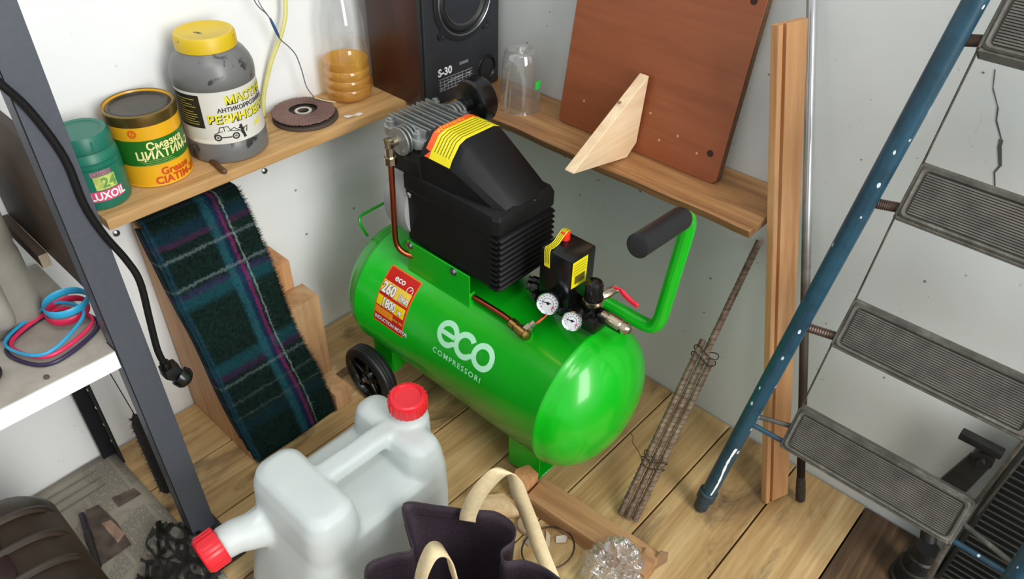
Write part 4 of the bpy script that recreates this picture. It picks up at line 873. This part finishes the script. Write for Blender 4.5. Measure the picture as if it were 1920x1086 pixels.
def plaid_mat():
    t = NT('tartan_wool'); uv = t.n('UVMap'); uv.uv_map = 'UVMap'
    nz = t.n('TexNoise'); t.l(uv.outputs[0], nz.inputs['Vector']); nz.inputs['Scale'].default_value = 42; nz.inputs['Detail'].default_value = 4
    off = t.n('VectorMath', operation='MULTIPLY_ADD'); t.l(nz.outputs['Color'], off.inputs[0]); off.inputs[1].default_value = (.05, .022, 0); off.inputs[2].default_value = (-.025, -.011, 0)
    ad = t.n('VectorMath', operation='ADD'); t.l(uv.outputs[0], ad.inputs[0]); t.l(off.outputs[0], ad.inputs[1])
    sp = t.n('SeparateXYZ'); t.l(ad.outputs[0], sp.inputs[0])
    base = lin('10241f'); k = (0, 0, 0, 1)
    def bands(sock, L):
        stops = []
        for p_, w, c in L: stops += [(p_-w, None), (p_-w*.55, c), (p_+w*.55, c), (p_+w, None)]
        return stops
    def stripes(sock, L, basecol):
        col = basecol
        for p_, w, c, s_ in L:
            d = t.math('ABSOLUTE', t.math('SUBTRACT', sock, p_)); m = t.ramp(d, [(w*.5, (s_, s_, s_, 1)), (w*1.15, k)])
            col = t.mix(m, col, lin(c))
        return col
    n2 = t.noise(t.coords((1, 1, 1)), 140, 4, .7); bc = t.ramp(n2, [(.3, '0a1513'), (.7, '182d27')])
    u, v = sp.outputs[0], sp.outputs[1]
    c = stripes(v, [(.06, .035, '16303f', .75), (.085, .012, '47223f', .6), (.30, .035, '1b4a52', .7), (.275, .014, '33244a', .6), (.585, .03, '1a474f', .7), (.62, .016, '40244a', .5), (.84, .03, '15323c', .45)], bc)
    c = stripes(u, [(.60, .055, '245661', .7), (.665, .035, '1b2a4a', .7), (.71, .020, '78265a', .75), (-.02, .05, '2a5468', .5)], c)
    c = stripes(v, [(.135, .006, '76858a', .42), (.245, .006, '76858a', .45), (.655, .006, '6d7d7c', .4), (.735, .005, '4a5857', .45), (.80, .004, '4c5a5a', .5)], c)
    c = stripes(u, [(.765, .010, '8c9a99', .55)], c)
    t.set(c, .95, spec=.1); t.bump(n2, .8, .004)
    return t.m
tart = plaid_mat()
bk = thing('plaid_blanket', 'fuzzy dark green tartan wool blanket draped over the wedge shaped stand', 'blanket', (.70, .16, 0))
rnd2 = random.Random(3)
def plaid_pt(u, v, lift=0):   # u across (0 left = +x), v from top (0) to floor (1)
    w = .192+.004*math.sin(v*9); x = .7955-u*w-.010*v+.02*v*0
    wav = .0035*mnoise.noise(V((u*5, v*9, 1.7)))+.003*math.sin(v*14+u*3)
    q = V((x, pl0.y, pl0.z))+pv*(.540*(1-v))+pn*(.0055+wav+lift)
    if u < 0: q += pn*(u*.30)+V((u*-.02, 0, 0))*0
    return q
def sheet_uv(name, fn, nu, nv, u0, u1, v0, v1, mat, parent, **k):
    mb = MB().sheet(lambda a, b: fn(u0+(u1-u0)*a, v0+(v1-v0)*b), nu, nv)
    o = part(name, mb, mat, parent, **k); uvl = o.data.uv_layers.new(name='UVMap'); vals = {}
    for i in range(nu+1):
        for j in range(nv+1): vals[i*(nv+1)+j] = (u0+(u1-u0)*i/nu, v0+(v1-v0)*j/nv)
    for lp in o.data.loops: uvl.data[lp.index].uv = vals[lp.vertex_index]
    return o
sheet_uv('cloth', plaid_pt, 30, 70, 0, 1, -.015, 1, tart, bk, angle=80, solid=.006)
def plaid_top(u, v):       # turned over the top edge
    q = plaid_pt(u, -.015); a = v*1.3
    return q+V((0, -.075*v, -.012*v*v-.003*math.sin(u*9)*v))
sheet_uv('folded_top', plaid_top, 30, 6, 0, 1, 0, .8, tart, bk, angle=80, solid=.005)
def plaid_side(u, v):      # hem folded round the left side
    q = plaid_pt(0, v); return q+V((.0035, -(.5*u)*(.055+.012*math.sin(v*11))*1.2, -u*.012))
sheet_uv('folded_hem', plaid_side, 5, 60, 0, 1, .0, .985, tart, bk, angle=80, solid=.004)
mb = MB(); uvs = []
for _ in range(16000):
    e = rnd2.random()
    if e < .25: u, v = rnd2.choice((rnd2.uniform(-.01, .02), rnd2.uniform(.985, 1.01))), rnd2.uniform(0, 1)
    elif e < .33: u, v = rnd2.uniform(0, 1), rnd2.uniform(-.015, .01)
    else: u, v = rnd2.uniform(.0, 1), rnd2.uniform(0, .995)
    q = plaid_pt(min(1, max(0, u)), min(.997, v), .002); dd = (pn*rnd2.uniform(.2, .8)+V((rnd2.uniform(-1, 1), 0, 0))+pv*rnd2.uniform(-1, 1)).normalized()
    if u <= .02 and e < .25: dd = (dd+V((1.2, 0, 0))).normalized()
    if u >= .98 and e < .25: dd = (dd+V((-1.2, 0, 0))).normalized()
    L = rnd2.uniform(.005, .014); sdv = dd.cross(V((.3, .5, .8))).normalized()*.00035
    e_ = q+dd*L; e_.z = max(e_.z, .002); mb.f.append(mb.ps([q-sdv, q+sdv, e_])); uvs.append((u, v))
o = part('wool_fibres', mb, tart, bk, kind='stuff'); uvl = o.data.uv_layers.new(name='UVMap')
for i, pf in enumerate(o.data.polygons):
    for li in pf.loop_indices: uvl.data[li].uv = uvs[i]
ob = wood('offcut_timber', 'a3734a', 'c59a6c', 'd9b68c', 'z', .35, .65, .6, 0, .2, '5a4a3a')
one('timber_block', MB().box((.531, .004, .001), (.599, .083, .306)), orange_wood, 'tallest orange timber block standing by the wall behind the plaid blanket', 'wood block', (.565, .04, 0), bevel=.002)
one('timber_block', MB().box((.512, .0845, .001), (.590, .147, .233)), ob, 'middle pale timber block standing before the tallest block beside the blanket', 'wood block', (.55, .115, 0), bevel=.002)
one('timber_block', MB().box((.541, .195, .001), (.583, .262, .052)), ob, 'low pale timber block on the floor between the blanket and the wheel', 'wood block', (.56, .23, 0), bevel=.002)

# ------------------------------------------------------------------ floor, lower left: newspaper, marker, stained film, brown canister
nm = NT('newsprint'); nc = nm.coords()
def stripes_tex(t, co_, sx, sy):
    mp = t.n('Mapping'); t.l(co_, mp.inputs[0]); mp.inputs['Scale'].default_value = (sx, sy, 1); return mp.outputs[0]
s1 = nm.n('SeparateXYZ'); nm.l(nc, s1.inputs[0])
rows = nm.math('FRACT', nm.math('MULTIPLY', s1.outputs[1], 210)); rowm = nm.math('LESS_THAN', rows, .5)
wv = nm.noise(stripes_tex(nm, nc, 260, 100), 1, 2); txt = nm.math('MULTIPLY', rowm, nm.math('GREATER_THAN', wv, .43))
colf = nm.math('FRACT', nm.math('MULTIPLY', s1.outputs[0], 13)); colm = nm.math('GREATER_THAN', colf, .08)
big = nm.ramp(nm.noise(stripes_tex(nm, nc, 9, 14), 1, 1), [(.42, (0, 0, 0, 1)), (.45, (1, 1, 1, 1))])
m_ = nm.math('MULTIPLY', nm.math('MULTIPLY', txt, colm), .55)
paper = nm.mix(nm.ramp(nm.noise(nc, 6, 4), [(.35, (0, 0, 0, 1)), (.75, (1, 1, 1, 1))]), lin('969083'), lin('7c766a'))
nm.set(nm.mix(nm.math('MULTIPLY', m_, big), paper, lin('3a3732')), .8)
P0, P1, P2_ = V((.985, .006, 0)), V((1.45, .006, 0)), V((.975, .262, 0))
np_ = thing('newspaper', 'greyish printed newspaper sheet spread on the floor along the left wall', 'newspaper', (1.15, .2, 0))
def news_pt(u, v): return V((.983+.47*u-.010*v, .007+.44*v+.0*u, .0022+.0022*mnoise.noise(V((u*5, v*5, 0)))+.0015))
part('sheet', MB().sheet(news_pt, 24, 24), nm.m, np_, solid=.0006, angle=70)
def pic(nm_, pts, col, zz=.0062, var=.5):
    mb = MB(); n_ = len(pts); mb.prism([(x, y, zz-.0012) for x, y in pts], (0, 0, .0008)); return part(nm_, mb, plain('pic_'+col, col, .7, var=var, scale=40), np_)
pic('printed_photo', [(1.040, .126), (.997, .136), (.994, .160), (1.040, .158)], '5d5148')
pic('printed_photo', [(1.088, .118), (1.064, .124), (1.058, .19), (1.062, .256), (1.124, .258), (1.12, .19)], '4a4038')
pic('printed_photo', [(1.080, .170), (1.064, .176), (1.060, .225), (1.078, .235)], '8d7260', .0068)
for k in range(3):
    pic('headline', [(1.03+.0*k, .036+k*.024), (1.20, .036+k*.024), (1.20, .0385+k*.024), (1.03, .0385+k*.024)], '6f685d', .0060, .2)
mk = thing('marker_pen', 'dark marker pen lying on the newspaper', 'pen', (1.11, .19, .006))
pd = (V((1.126, .262, .0115))-V((1.097, .125, .0115))).normalized(); p0 = V((1.097, .125, .0115))
part('cap', MB().lathe([(0, .004), (.002, .0052), (.052, .0056)], p0, pd, 14), plain('pen_purple', '2c2036', .4), mk)
part('barrel', MB().lathe([(.052, .0068), (.056, .0072), (.072, .0072), (.074, .006), (.14, .0058), (.144, .004)], p0, pd, 14), plain('pen_black', '23211f', .45), mk)
part('clip', MB().tube([p0+pd*.006+V((0, 0, .006)), p0+pd*.046+V((0, 0, .0066))], .0012, 6), plain('pen_purple', '2c2036'), mk)
# film with black stains
fm = NT('stained_film'); fc = fm.coords()
tr_ = fm.n('BsdfTransparent'); tr_.inputs[0].default_value = lin('d5d2cb'); gl_s = fm.n('BsdfGlossy'); gl_s.inputs['Roughness'].default_value = .22; dk = fm.n('BsdfPrincipled'); dk.inputs['Base Color'].default_value = lin('14120f'); dk.inputs['Roughness'].default_value = .3
vo = fm.n('TexVoronoi', feature='DISTANCE_TO_EDGE'); fm.l(fm.coords((1, .45, 1)), vo.inputs['Vector']); vo.inputs['Scale'].default_value = 52
msk = fm.ramp(fm.math('ADD', vo.outputs['Distance'], fm.math('MULTIPLY', fm.math('SUBTRACT', fm.noise(fc, 12, 4), .5), .55)), [(.16, (0, 0, 0, 1)), (.22, (1, 1, 1, 1))])
ma = fm.n('MixShader'); ma.inputs[0].default_value = .16; fm.l(tr_.outputs[0], ma.inputs[1]); fm.l(gl_s.outputs[0], ma.inputs[2])
mb_ = fm.n('MixShader'); fm.l(msk, mb_.inputs[0]); fm.l(dk.outputs[0], mb_.inputs[1]); fm.l(ma.outputs[0], mb_.inputs[2]); fm.l(mb_.outputs[0], fm.out.inputs[0])
def film_pt(u, v):
    x = .935+.165*u+.012*math.sin(v*6); y = .275+.20*v-.02*math.sin(u*5)
    return V((x, y, .012+.020*max(0, mnoise.noise(V((u*3.1, v*3.3, 4)))+.35)*math.sin(PI*min(1, u*1.1))+.004*mnoise.noise(V((u*14, v*14, 2)))))
def film2(u, v):
    q = film_pt(u, v); r = (u-.5)**2+(v-.5)**2
    return q
fpol = MB(); NN = 34; idx = {}
for i in range(NN+1):
    for j in range(NN+1):
        u, v = i/NN, j/NN; e = .43+.07*mnoise.noise(V((math.atan2(v-.5, u-.5)*1.3, .5, 0)))
        if math.hypot(u-.5, v-.5) < e+.05: idx[i, j] = fpol.p(film_pt(u, v))
for i in range(NN):
    for j in range(NN):
        q = [(i, j), (i+1, j), (i+1, j+1), (i, j+1)]
        if all(k in idx for k in q): fpol.f.append([idx[k] for k in q])
one('plastic_film', fpol, fm.m, 'crumpled clear film with black stains on the newspaper by the post foot', 'plastic film', (1.02, .37, 0), angle=80)
# big brown ribbed canister
bm_ = NT('brown_canister'); bcx = bm_.coords(); bm_.set(bm_.ramp(bm_.noise(bcx, 7, 5), [(.3, '241b15'), (.55, '32281f'), (.8, '43372c')]), .42)
bc_ = thing('brown_canister', 'large dark brown ribbed plastic canister at the lower left on the newspaper', 'canister', (1.30, .38, .006))
cx0, cy0 = 1.295, .385; Z0 = .006
lv_ = [(0, .150, .175, .05), (.01, .158, .185, .055)]
z = .03
while z < .185:
    lv_ += [(z, .160, .187, .055), (z+.006, .156, .183, .055), (z+.014, .156, .183, .055), (z+.020, .160, .187, .055)]; z += .036
lv_ += [(.205, .158, .185, .06), (.232, .146, .173, .065), (.252, .120, .150, .065), (.262, .085, .115, .06), (.265, .05, .08, .045)]
part('body', MB().loft([rbox(cx0, cy0, a, b, Z0+zz, r, 7) for zz, a, b, r in lv_]), bm_.m, bc_, angle=50)
def dome(x, y):  # height of canister top
    return Z0+.262
for k in range(4):
    yy = cy0-.10+k*.062
    part('rib', MB().tube(cr([(cx0-.150, yy, Z0+.205), (cx0-.136, yy+.004, Z0+.242), (cx0-.098, yy+.006, Z0+.262), (cx0-.03, yy+.006, Z0+.268)], 5), .0065, 8, flat=(1, 1)), bm_.m, bc_)
part('recess', MB().loft([rbox(cx0-.01, cy0-.035, .062, .060, Z0+.2655, .02), rbox(cx0-.01, cy0-.035, .058, .056, Z0+.2675, .02)]), plain('canister_label', '2a1416', .45, var=.4, scale=20), bc_, label='dark reddish label panel')
part('cap', MB().lathe([(.255, .034), (.285, .034), (.288, .030), (.288, .0005)], (cx0+.02, cy0+.115, Z0), n=28), plain('canister_cap', '1f1a16', .35), bc_)
# ------------------------------------------------------------------ jerrycan, bag, film, offcuts in the foreground
def remesh(name, mb, vox, it, mat, parent, label=None, fac=.5):
    o = part(name, mb, mat, parent)
    m = o.modifiers.new('r', 'REMESH'); m.mode = 'VOXEL'; m.voxel_size = vox
    s_ = o.modifiers.new('s', 'SMOOTH'); s_.iterations = it; s_.factor = fac
    dg = bpy.context.evaluated_depsgraph_get(); me = bpy.data.meshes.new_from_object(o.evaluated_get(dg))
    o.modifiers.clear(); old = o.data; o.data = me; bpy.data.meshes.remove(old); me.name = name
    me.shade_smooth(); me.set_sharp_from_angle(angle=math.radians(180))
    return o
hd_ = NT('white_hdpe'); hc = hd_.coords()
hd_.set(hd_.ramp(hd_.noise(hc, 5, 3), [(.35, 'd2d9d7'), (.7, 'e2e8e6')]), .42)
tl_ = hd_.n('BsdfTranslucent'); tl_.inputs[0].default_value = lin('e8eeee'); mx_ = hd_.n('MixShader'); mx_.inputs[0].default_value = .25
hd_.l(hd_.b.outputs[0], mx_.inputs[1]); hd_.l(tl_.outputs[0], mx_.inputs[2]); hd_.l(mx_.outputs[0], hd_.out.inputs[0])
jc = thing('jerrycan', 'translucent white plastic jerrycan with two red caps in front of the compressor', 'jerrycan', (.76, .595, 0))
jb_ = MB(); YC = .597
def rb(xa, xb, ya, yb, z, r): return rbox((xa+xb)/2, (ya+yb)/2, (xb-xa)/2, (yb-ya)/2, z, r, 6)
jb_.loft([rb(.640, .955, .505, .690, .001, .03), rb(.632, .962, .498, .698, .012, .036), rb(.628, .957, .496, .70, .06, .04), rb(.627, .937, .495, .70, .14, .04), rb(.628, .920, .496, .699, .20, .04), rb(.632, .912, .500, .695, .232, .036), rb(.645, .900, .512, .683, .241, .036)])
# shoulders at both ends
jb_.loft([rb(.812, .918, .497, .698, .15, .04), rb(.815, .914, .498, .697, .235, .036), rb(.817, .910, .500, .694, .278, .034), rb(.822, .902, .506, .688, .300, .028), rb(.832, .890, .520, .674, .309, .02)])
jb_.loft([rb(.627, .712, .496, .699, .15, .036), rb(.629, .710, .498, .697, .235, .036), rb(.633, .706, .502, .692, .270, .034), rb(.640, .700, .510, .684, .291, .025), rb(.650, .690, .525, .668, .299, .015)])
# bridge handle between the shoulders
jb_.loft([[(x, YC+a*1.15, .284+b*1.1+dz) for a, b in ((-.017, -.010), (-.013, -.014), (.013, -.014), (.017, -.010), (.017, .009), (.013, .013), (-.013, .013), (-.017, .009))] for x, dz in ((.68, .002), (.72, .005), (.76, .005), (.80, .007), (.85, .008))])
# cap neck and side spout
jb_.lathe([(.20, .037), (.295, .035), (.306, .031), (.322, .030), (.324, .028)], (.644, .602, 0), (0, 0, 1), 28)
sp0 = [(.855, .542, .190), (.915, .540, .198), (.940, .537, .204), (.962, .532, .2105), (.988, .529, .2105)]
jb_.tube(sp0, [.044, .036, .0305, .0285, .0275], 20)
jb_.prism([(.885, .530, .252), (.885, .550, .252), (.945, .546, .230), (.945, .530, .230)], (0, 0, -.03))
body = remesh('body', jb_, .004, 7, hd_.m, jc)
def redcap(c, ax, r, h, nm_):
    ax = V(ax).normalized(); c = V(c)
    cpo = part('cap', MB().lathe([(0, r*.97), (.002, r), (h*.80, r*.985), (h*.93, r*.95), (h, r*.86), (h, r*.74), (h-.003, r*.70), (h-.003, .0006)], c, ax, 40), red, jc, label=nm_)
    e1 = ax.orthogonal().normalized(); e2 = ax.cross(e1)
    for k in range(22):
        a = 2*PI*k/22; d = e1*math.cos(a)+e2*math.sin(a)
        part('grip_ridge', MB().tube([c+d*r*.985+ax*.002, c+d*r*.975+ax*h*.84], r*.055, 6), red, cpo)
redcap((.644, .602, .318), (.02, .03, 1), .0335, .030, 'red screw cap on top')
redcap((.985, .5275, .2105), (1, -.09, -.12), .0315, .036, 'red screw cap on the spout')
# dark purple cloth bag with beige straps
RZ = .27
rimp = [(.760, .719), (.728, .758), (.697, .803), (.671, .836), (.668, .872), (.688, .891), (.714, .890), (.724, .906), (.702, .928), (.690, .970), (.700, 1.010), (.76, 1.00), (.83, .935), (.875, .86), (.893, .80), (.871, .762), (.836, .772), (.806, .790), (.790, .762)]
RN = len(rimp)
rim_c = cr([(x, y, RZ) for x, y in rimp], 5, closed=True)
cen = V((.775, .865, 0))
clothm = NT('purple_cloth'); cc = clothm.coords(); clothm.set(clothm.ramp(clothm.noise(cc, 500, 2), [(.35, '241a22'), (.65, '3b2d38')]), .7); clothm.bump(clothm.noise(cc, 900, 2), .3, .0008)
bg = thing('cloth_bag', 'open dark purple cloth bag with beige straps at the bottom of the picture', 'bag', (.775, .865, 0))
rings = []
base_r = [(.715+.12*(.5+.5*sgn), .79) for sgn in (0,)]
for k in range(13):
    t_ = k/12; ring = []
    for q in rim_c:
        b_ = V((min(.865, max(.695, q.x)), min(.955, max(.775, q.y)), 0)); b_ = cen+(b_-cen)*.94
        p_ = V((q.x, q.y, 0)).lerp(b_, min(1, t_*1.15)); z = RZ*(1-t_)+.002
        w = .006*mnoise.noise(V((q.x*14, q.y*14, t_*3)))*(1 if 0 < t_ < 1 else 0)
        ring.append((p_.x+w, p_.y+w, z))
    rings.append(ring)
bgm = MB(); bgm.loft(rings, True, False); bgm.f.append([len(bgm.v)-len(rim_c)+i for i in range(len(rim_c))])
part('bag_body', bgm, clothm.m, bg, angle=70, solid=.0016)
part('hem', MB().tube(rim_c, .0016, 6, closed=True), plain('hem_dark', '2a2028', .7), bg)
stt = [V(q)+V((0, 0, -.030)) for q in rim_c]
part('stitching', MB().tube([q+(cen+V((0, 0, q.z))-q).normalized()*.0016 for q in stt], .0006, 5, closed=True), plain('stitch', '1a1218', .8), bg)
beige = plain('beige_webbing', 'd9c59c', .7, var=.08, scale=120, bump=.4)
def strap(nm_, pts, wd, w):
    P = cr(pts, 8); mb = MB(); wd = [V(x) for x in wd]; L, R_ = [], []
    for i, q in enumerate(P):
        f_ = i/(len(P)-1)*(len(wd)-1); k = min(int(f_), len(wd)-2); d = wd[k].lerp(wd[k+1], f_-k).normalized()
        L.append(mb.p(q+d*w/2)); R_.append(mb.p(q-d*w/2))
    for i in range(len(P)-1): mb.f.append([L[i], L[i+1], R_[i+1], R_[i]])
    return part(nm_, mb, beige, bg, solid=.002, angle=80)
CW = (-.62, .78, 0)
strap('strap', [(.704, .806, .252), (.702, .808, .275), (.694, .822, .33), (.672, .842, .377), (.648, .850, .355), (.630, .852, .285), (.612, .862, .205), (.606, .885, .135), (.612, .915, .10)], [(.6, -.78, .1), (.55, -.8, .1), (.6, -.7, .35), (.45, -.6, .6), (.5, -.8, -.3), (.6, -.6, -.3), (.6, -.7, -.2)], .0265)
strap('strap', [(.874, .872, .255), (.872, .880, .33), (.866, .890, .400), (.848, .893, .428), (.829, .897, .402), (.822, .905, .33), (.815, .925, .255)], [(.3, .9, .1)]*3, .027)
# crumpled clear wrap
wrap = clear('clear_wrap', 'f2f4f4', 'dfe4e6', .13, .14, .16)
def crump(nm_, c, sx, sy, sz, seed, lb):
    mb = MB(); NU, NV = 120, 60
    def ridge(q): return 1-abs(mnoise.noise(q))*2
    def f(u, v):
        a = 2*PI*u; b = PI*.5*v; q = V((math.cos(a)*math.cos(b), math.sin(a)*math.cos(b), math.sin(b)))
        r = .78+.22*ridge(q*1.7+V((seed, 0, 0)))+.16*ridge(q*3.6+V((0, seed, 0)))+.06*ridge(q*8+V((0, 0, seed)))
        return V((c[0]+sx*q.x*r, c[1]+sy*q.y*r, max(.003, c[2]+sz*q.z*r)))
    mb.sheet(f, NU, NV)
    return one(nm_, mb, wrap, lb, 'plastic wrap', c, angle=70)
crump('plastic_wrap', (.488, .966, .002), .054, .056, .085, 1.3, 'crumpled shiny clear plastic wrap on the floor at the bottom edge')
crump('plastic_wrap', (.578, .930, .002), .026, .036, .030, 7.7, 'flatter crumpled clear plastic sheet beside the bag')
# beam, blocks, scraps
Mbm = Mx.Translation((.458, .715, .001)) @ Mx.Rotation(D(4), 4, 'Z')
bm1 = MB(Mbm).box((-.030, .028, 0), (.030, .30, .042))
one('timber_beam', bm1, beam_wood, 'worn timber beam lying on the floor in front of the compressor foot', 'beam', M=Mbm, bevel=.003)
Mb2 = Mx.Translation((.462, .708, .001)) @ Mx.Rotation(D(2), 4, 'Z')
one('timber_block', MB(Mb2).prism([(-.026, .0, 0), (.0, -.012, 0), (.026, .0, 0), (.022, .030, 0), (-.022, .030, 0)], (0, 0, .062)), orange_wood, 'small orange wooden block standing against the compressor front foot', 'wood block', M=Mb2, bevel=.0015)
one('wood_offcut', MB().prism([(.500, .700, .001), (.545, .662, .001), (.562, .690, .001), (.512, .752, .001)], (0, 0, .024)), pale_wood, 'pale wooden offcut lying on the floor behind the bag strap', 'offcut', (.53, .70, 0), bevel=.002)
rg1 = thing('wire_hoop', 'thin dark wire hoop lying on the floor by the bag', 'hoop', (.530, .842, .004))
part('hoop', MB().tube([(.530+.052*math.cos(2*PI*k/32), .842+.048*math.sin(2*PI*k/32), .006+.010*(1+math.sin(2*PI*k/32))) for k in range(32)], .0018, 8, closed=True), wire_m, rg1)
one('round_plug', MB().lathe([(0, .018), (.012, .019), (.015, .017), (.015, .012), (.012, .011), (.012, .0005)], (.516, .775, .0005), (0, 0, 1), 24), plain('plug_putty', '9a8468', .65, var=.15), 'round putty coloured plastic plug on the floor beside the beam', 'plug', (.516, .775, 0))
for i, (x, y, a, lx, ly, col, lb) in enumerate(((.508, .825, 40, .020, .004, 'c9b79c', 'thin pale splinter on the floor next to the hoop'), (.490, .845, -35, .014, .008, 'd2c9bb', 'whitish paper scrap on the floor by the beam'), (.535, .80, 10, .012, .009, '8f8577', 'greyish scrap on the floor between plug and hoop'))):
    Msx = Mx.Translation((x, y, .002)) @ Mx.Rotation(D(a), 4, 'Z') @ Mx.Rotation(D(6), 4, 'X')
    one('floor_scrap', MB(Msx).prism([(-lx, -ly, 0), (lx*.7, -ly*1.1, 0), (lx, ly*.6, 0), (-lx*.4, ly, 0)], (0, 0, .0022)), plain('scrap_'+col, col, .7), lb, 'scrap', M=Msx)
for (x, y, a, h, lb) in ((.424, .985, 20, .05, 'small brown cardboard piece standing behind the plastic wrap, left one'), (.410, 1.012, -15, .055, 'small brown cardboard piece by the plastic wrap, right one')):
    Msx = Mx.Translation((x, y, .001)) @ Mx.Rotation(D(a), 4, 'Z')
    one('cardboard_piece', MB(Msx).prism([(-.022, 0, 0), (.022, 0, 0), (.020, 0, h*.6), (.002, 0, h), (-.02, 0, h*.55)], (0, .003, 0)), plain('cardboard', '8a6c4c', .8, var=.15), lb, 'cardboard', M=Msx, bevel=.0006, seg=1)
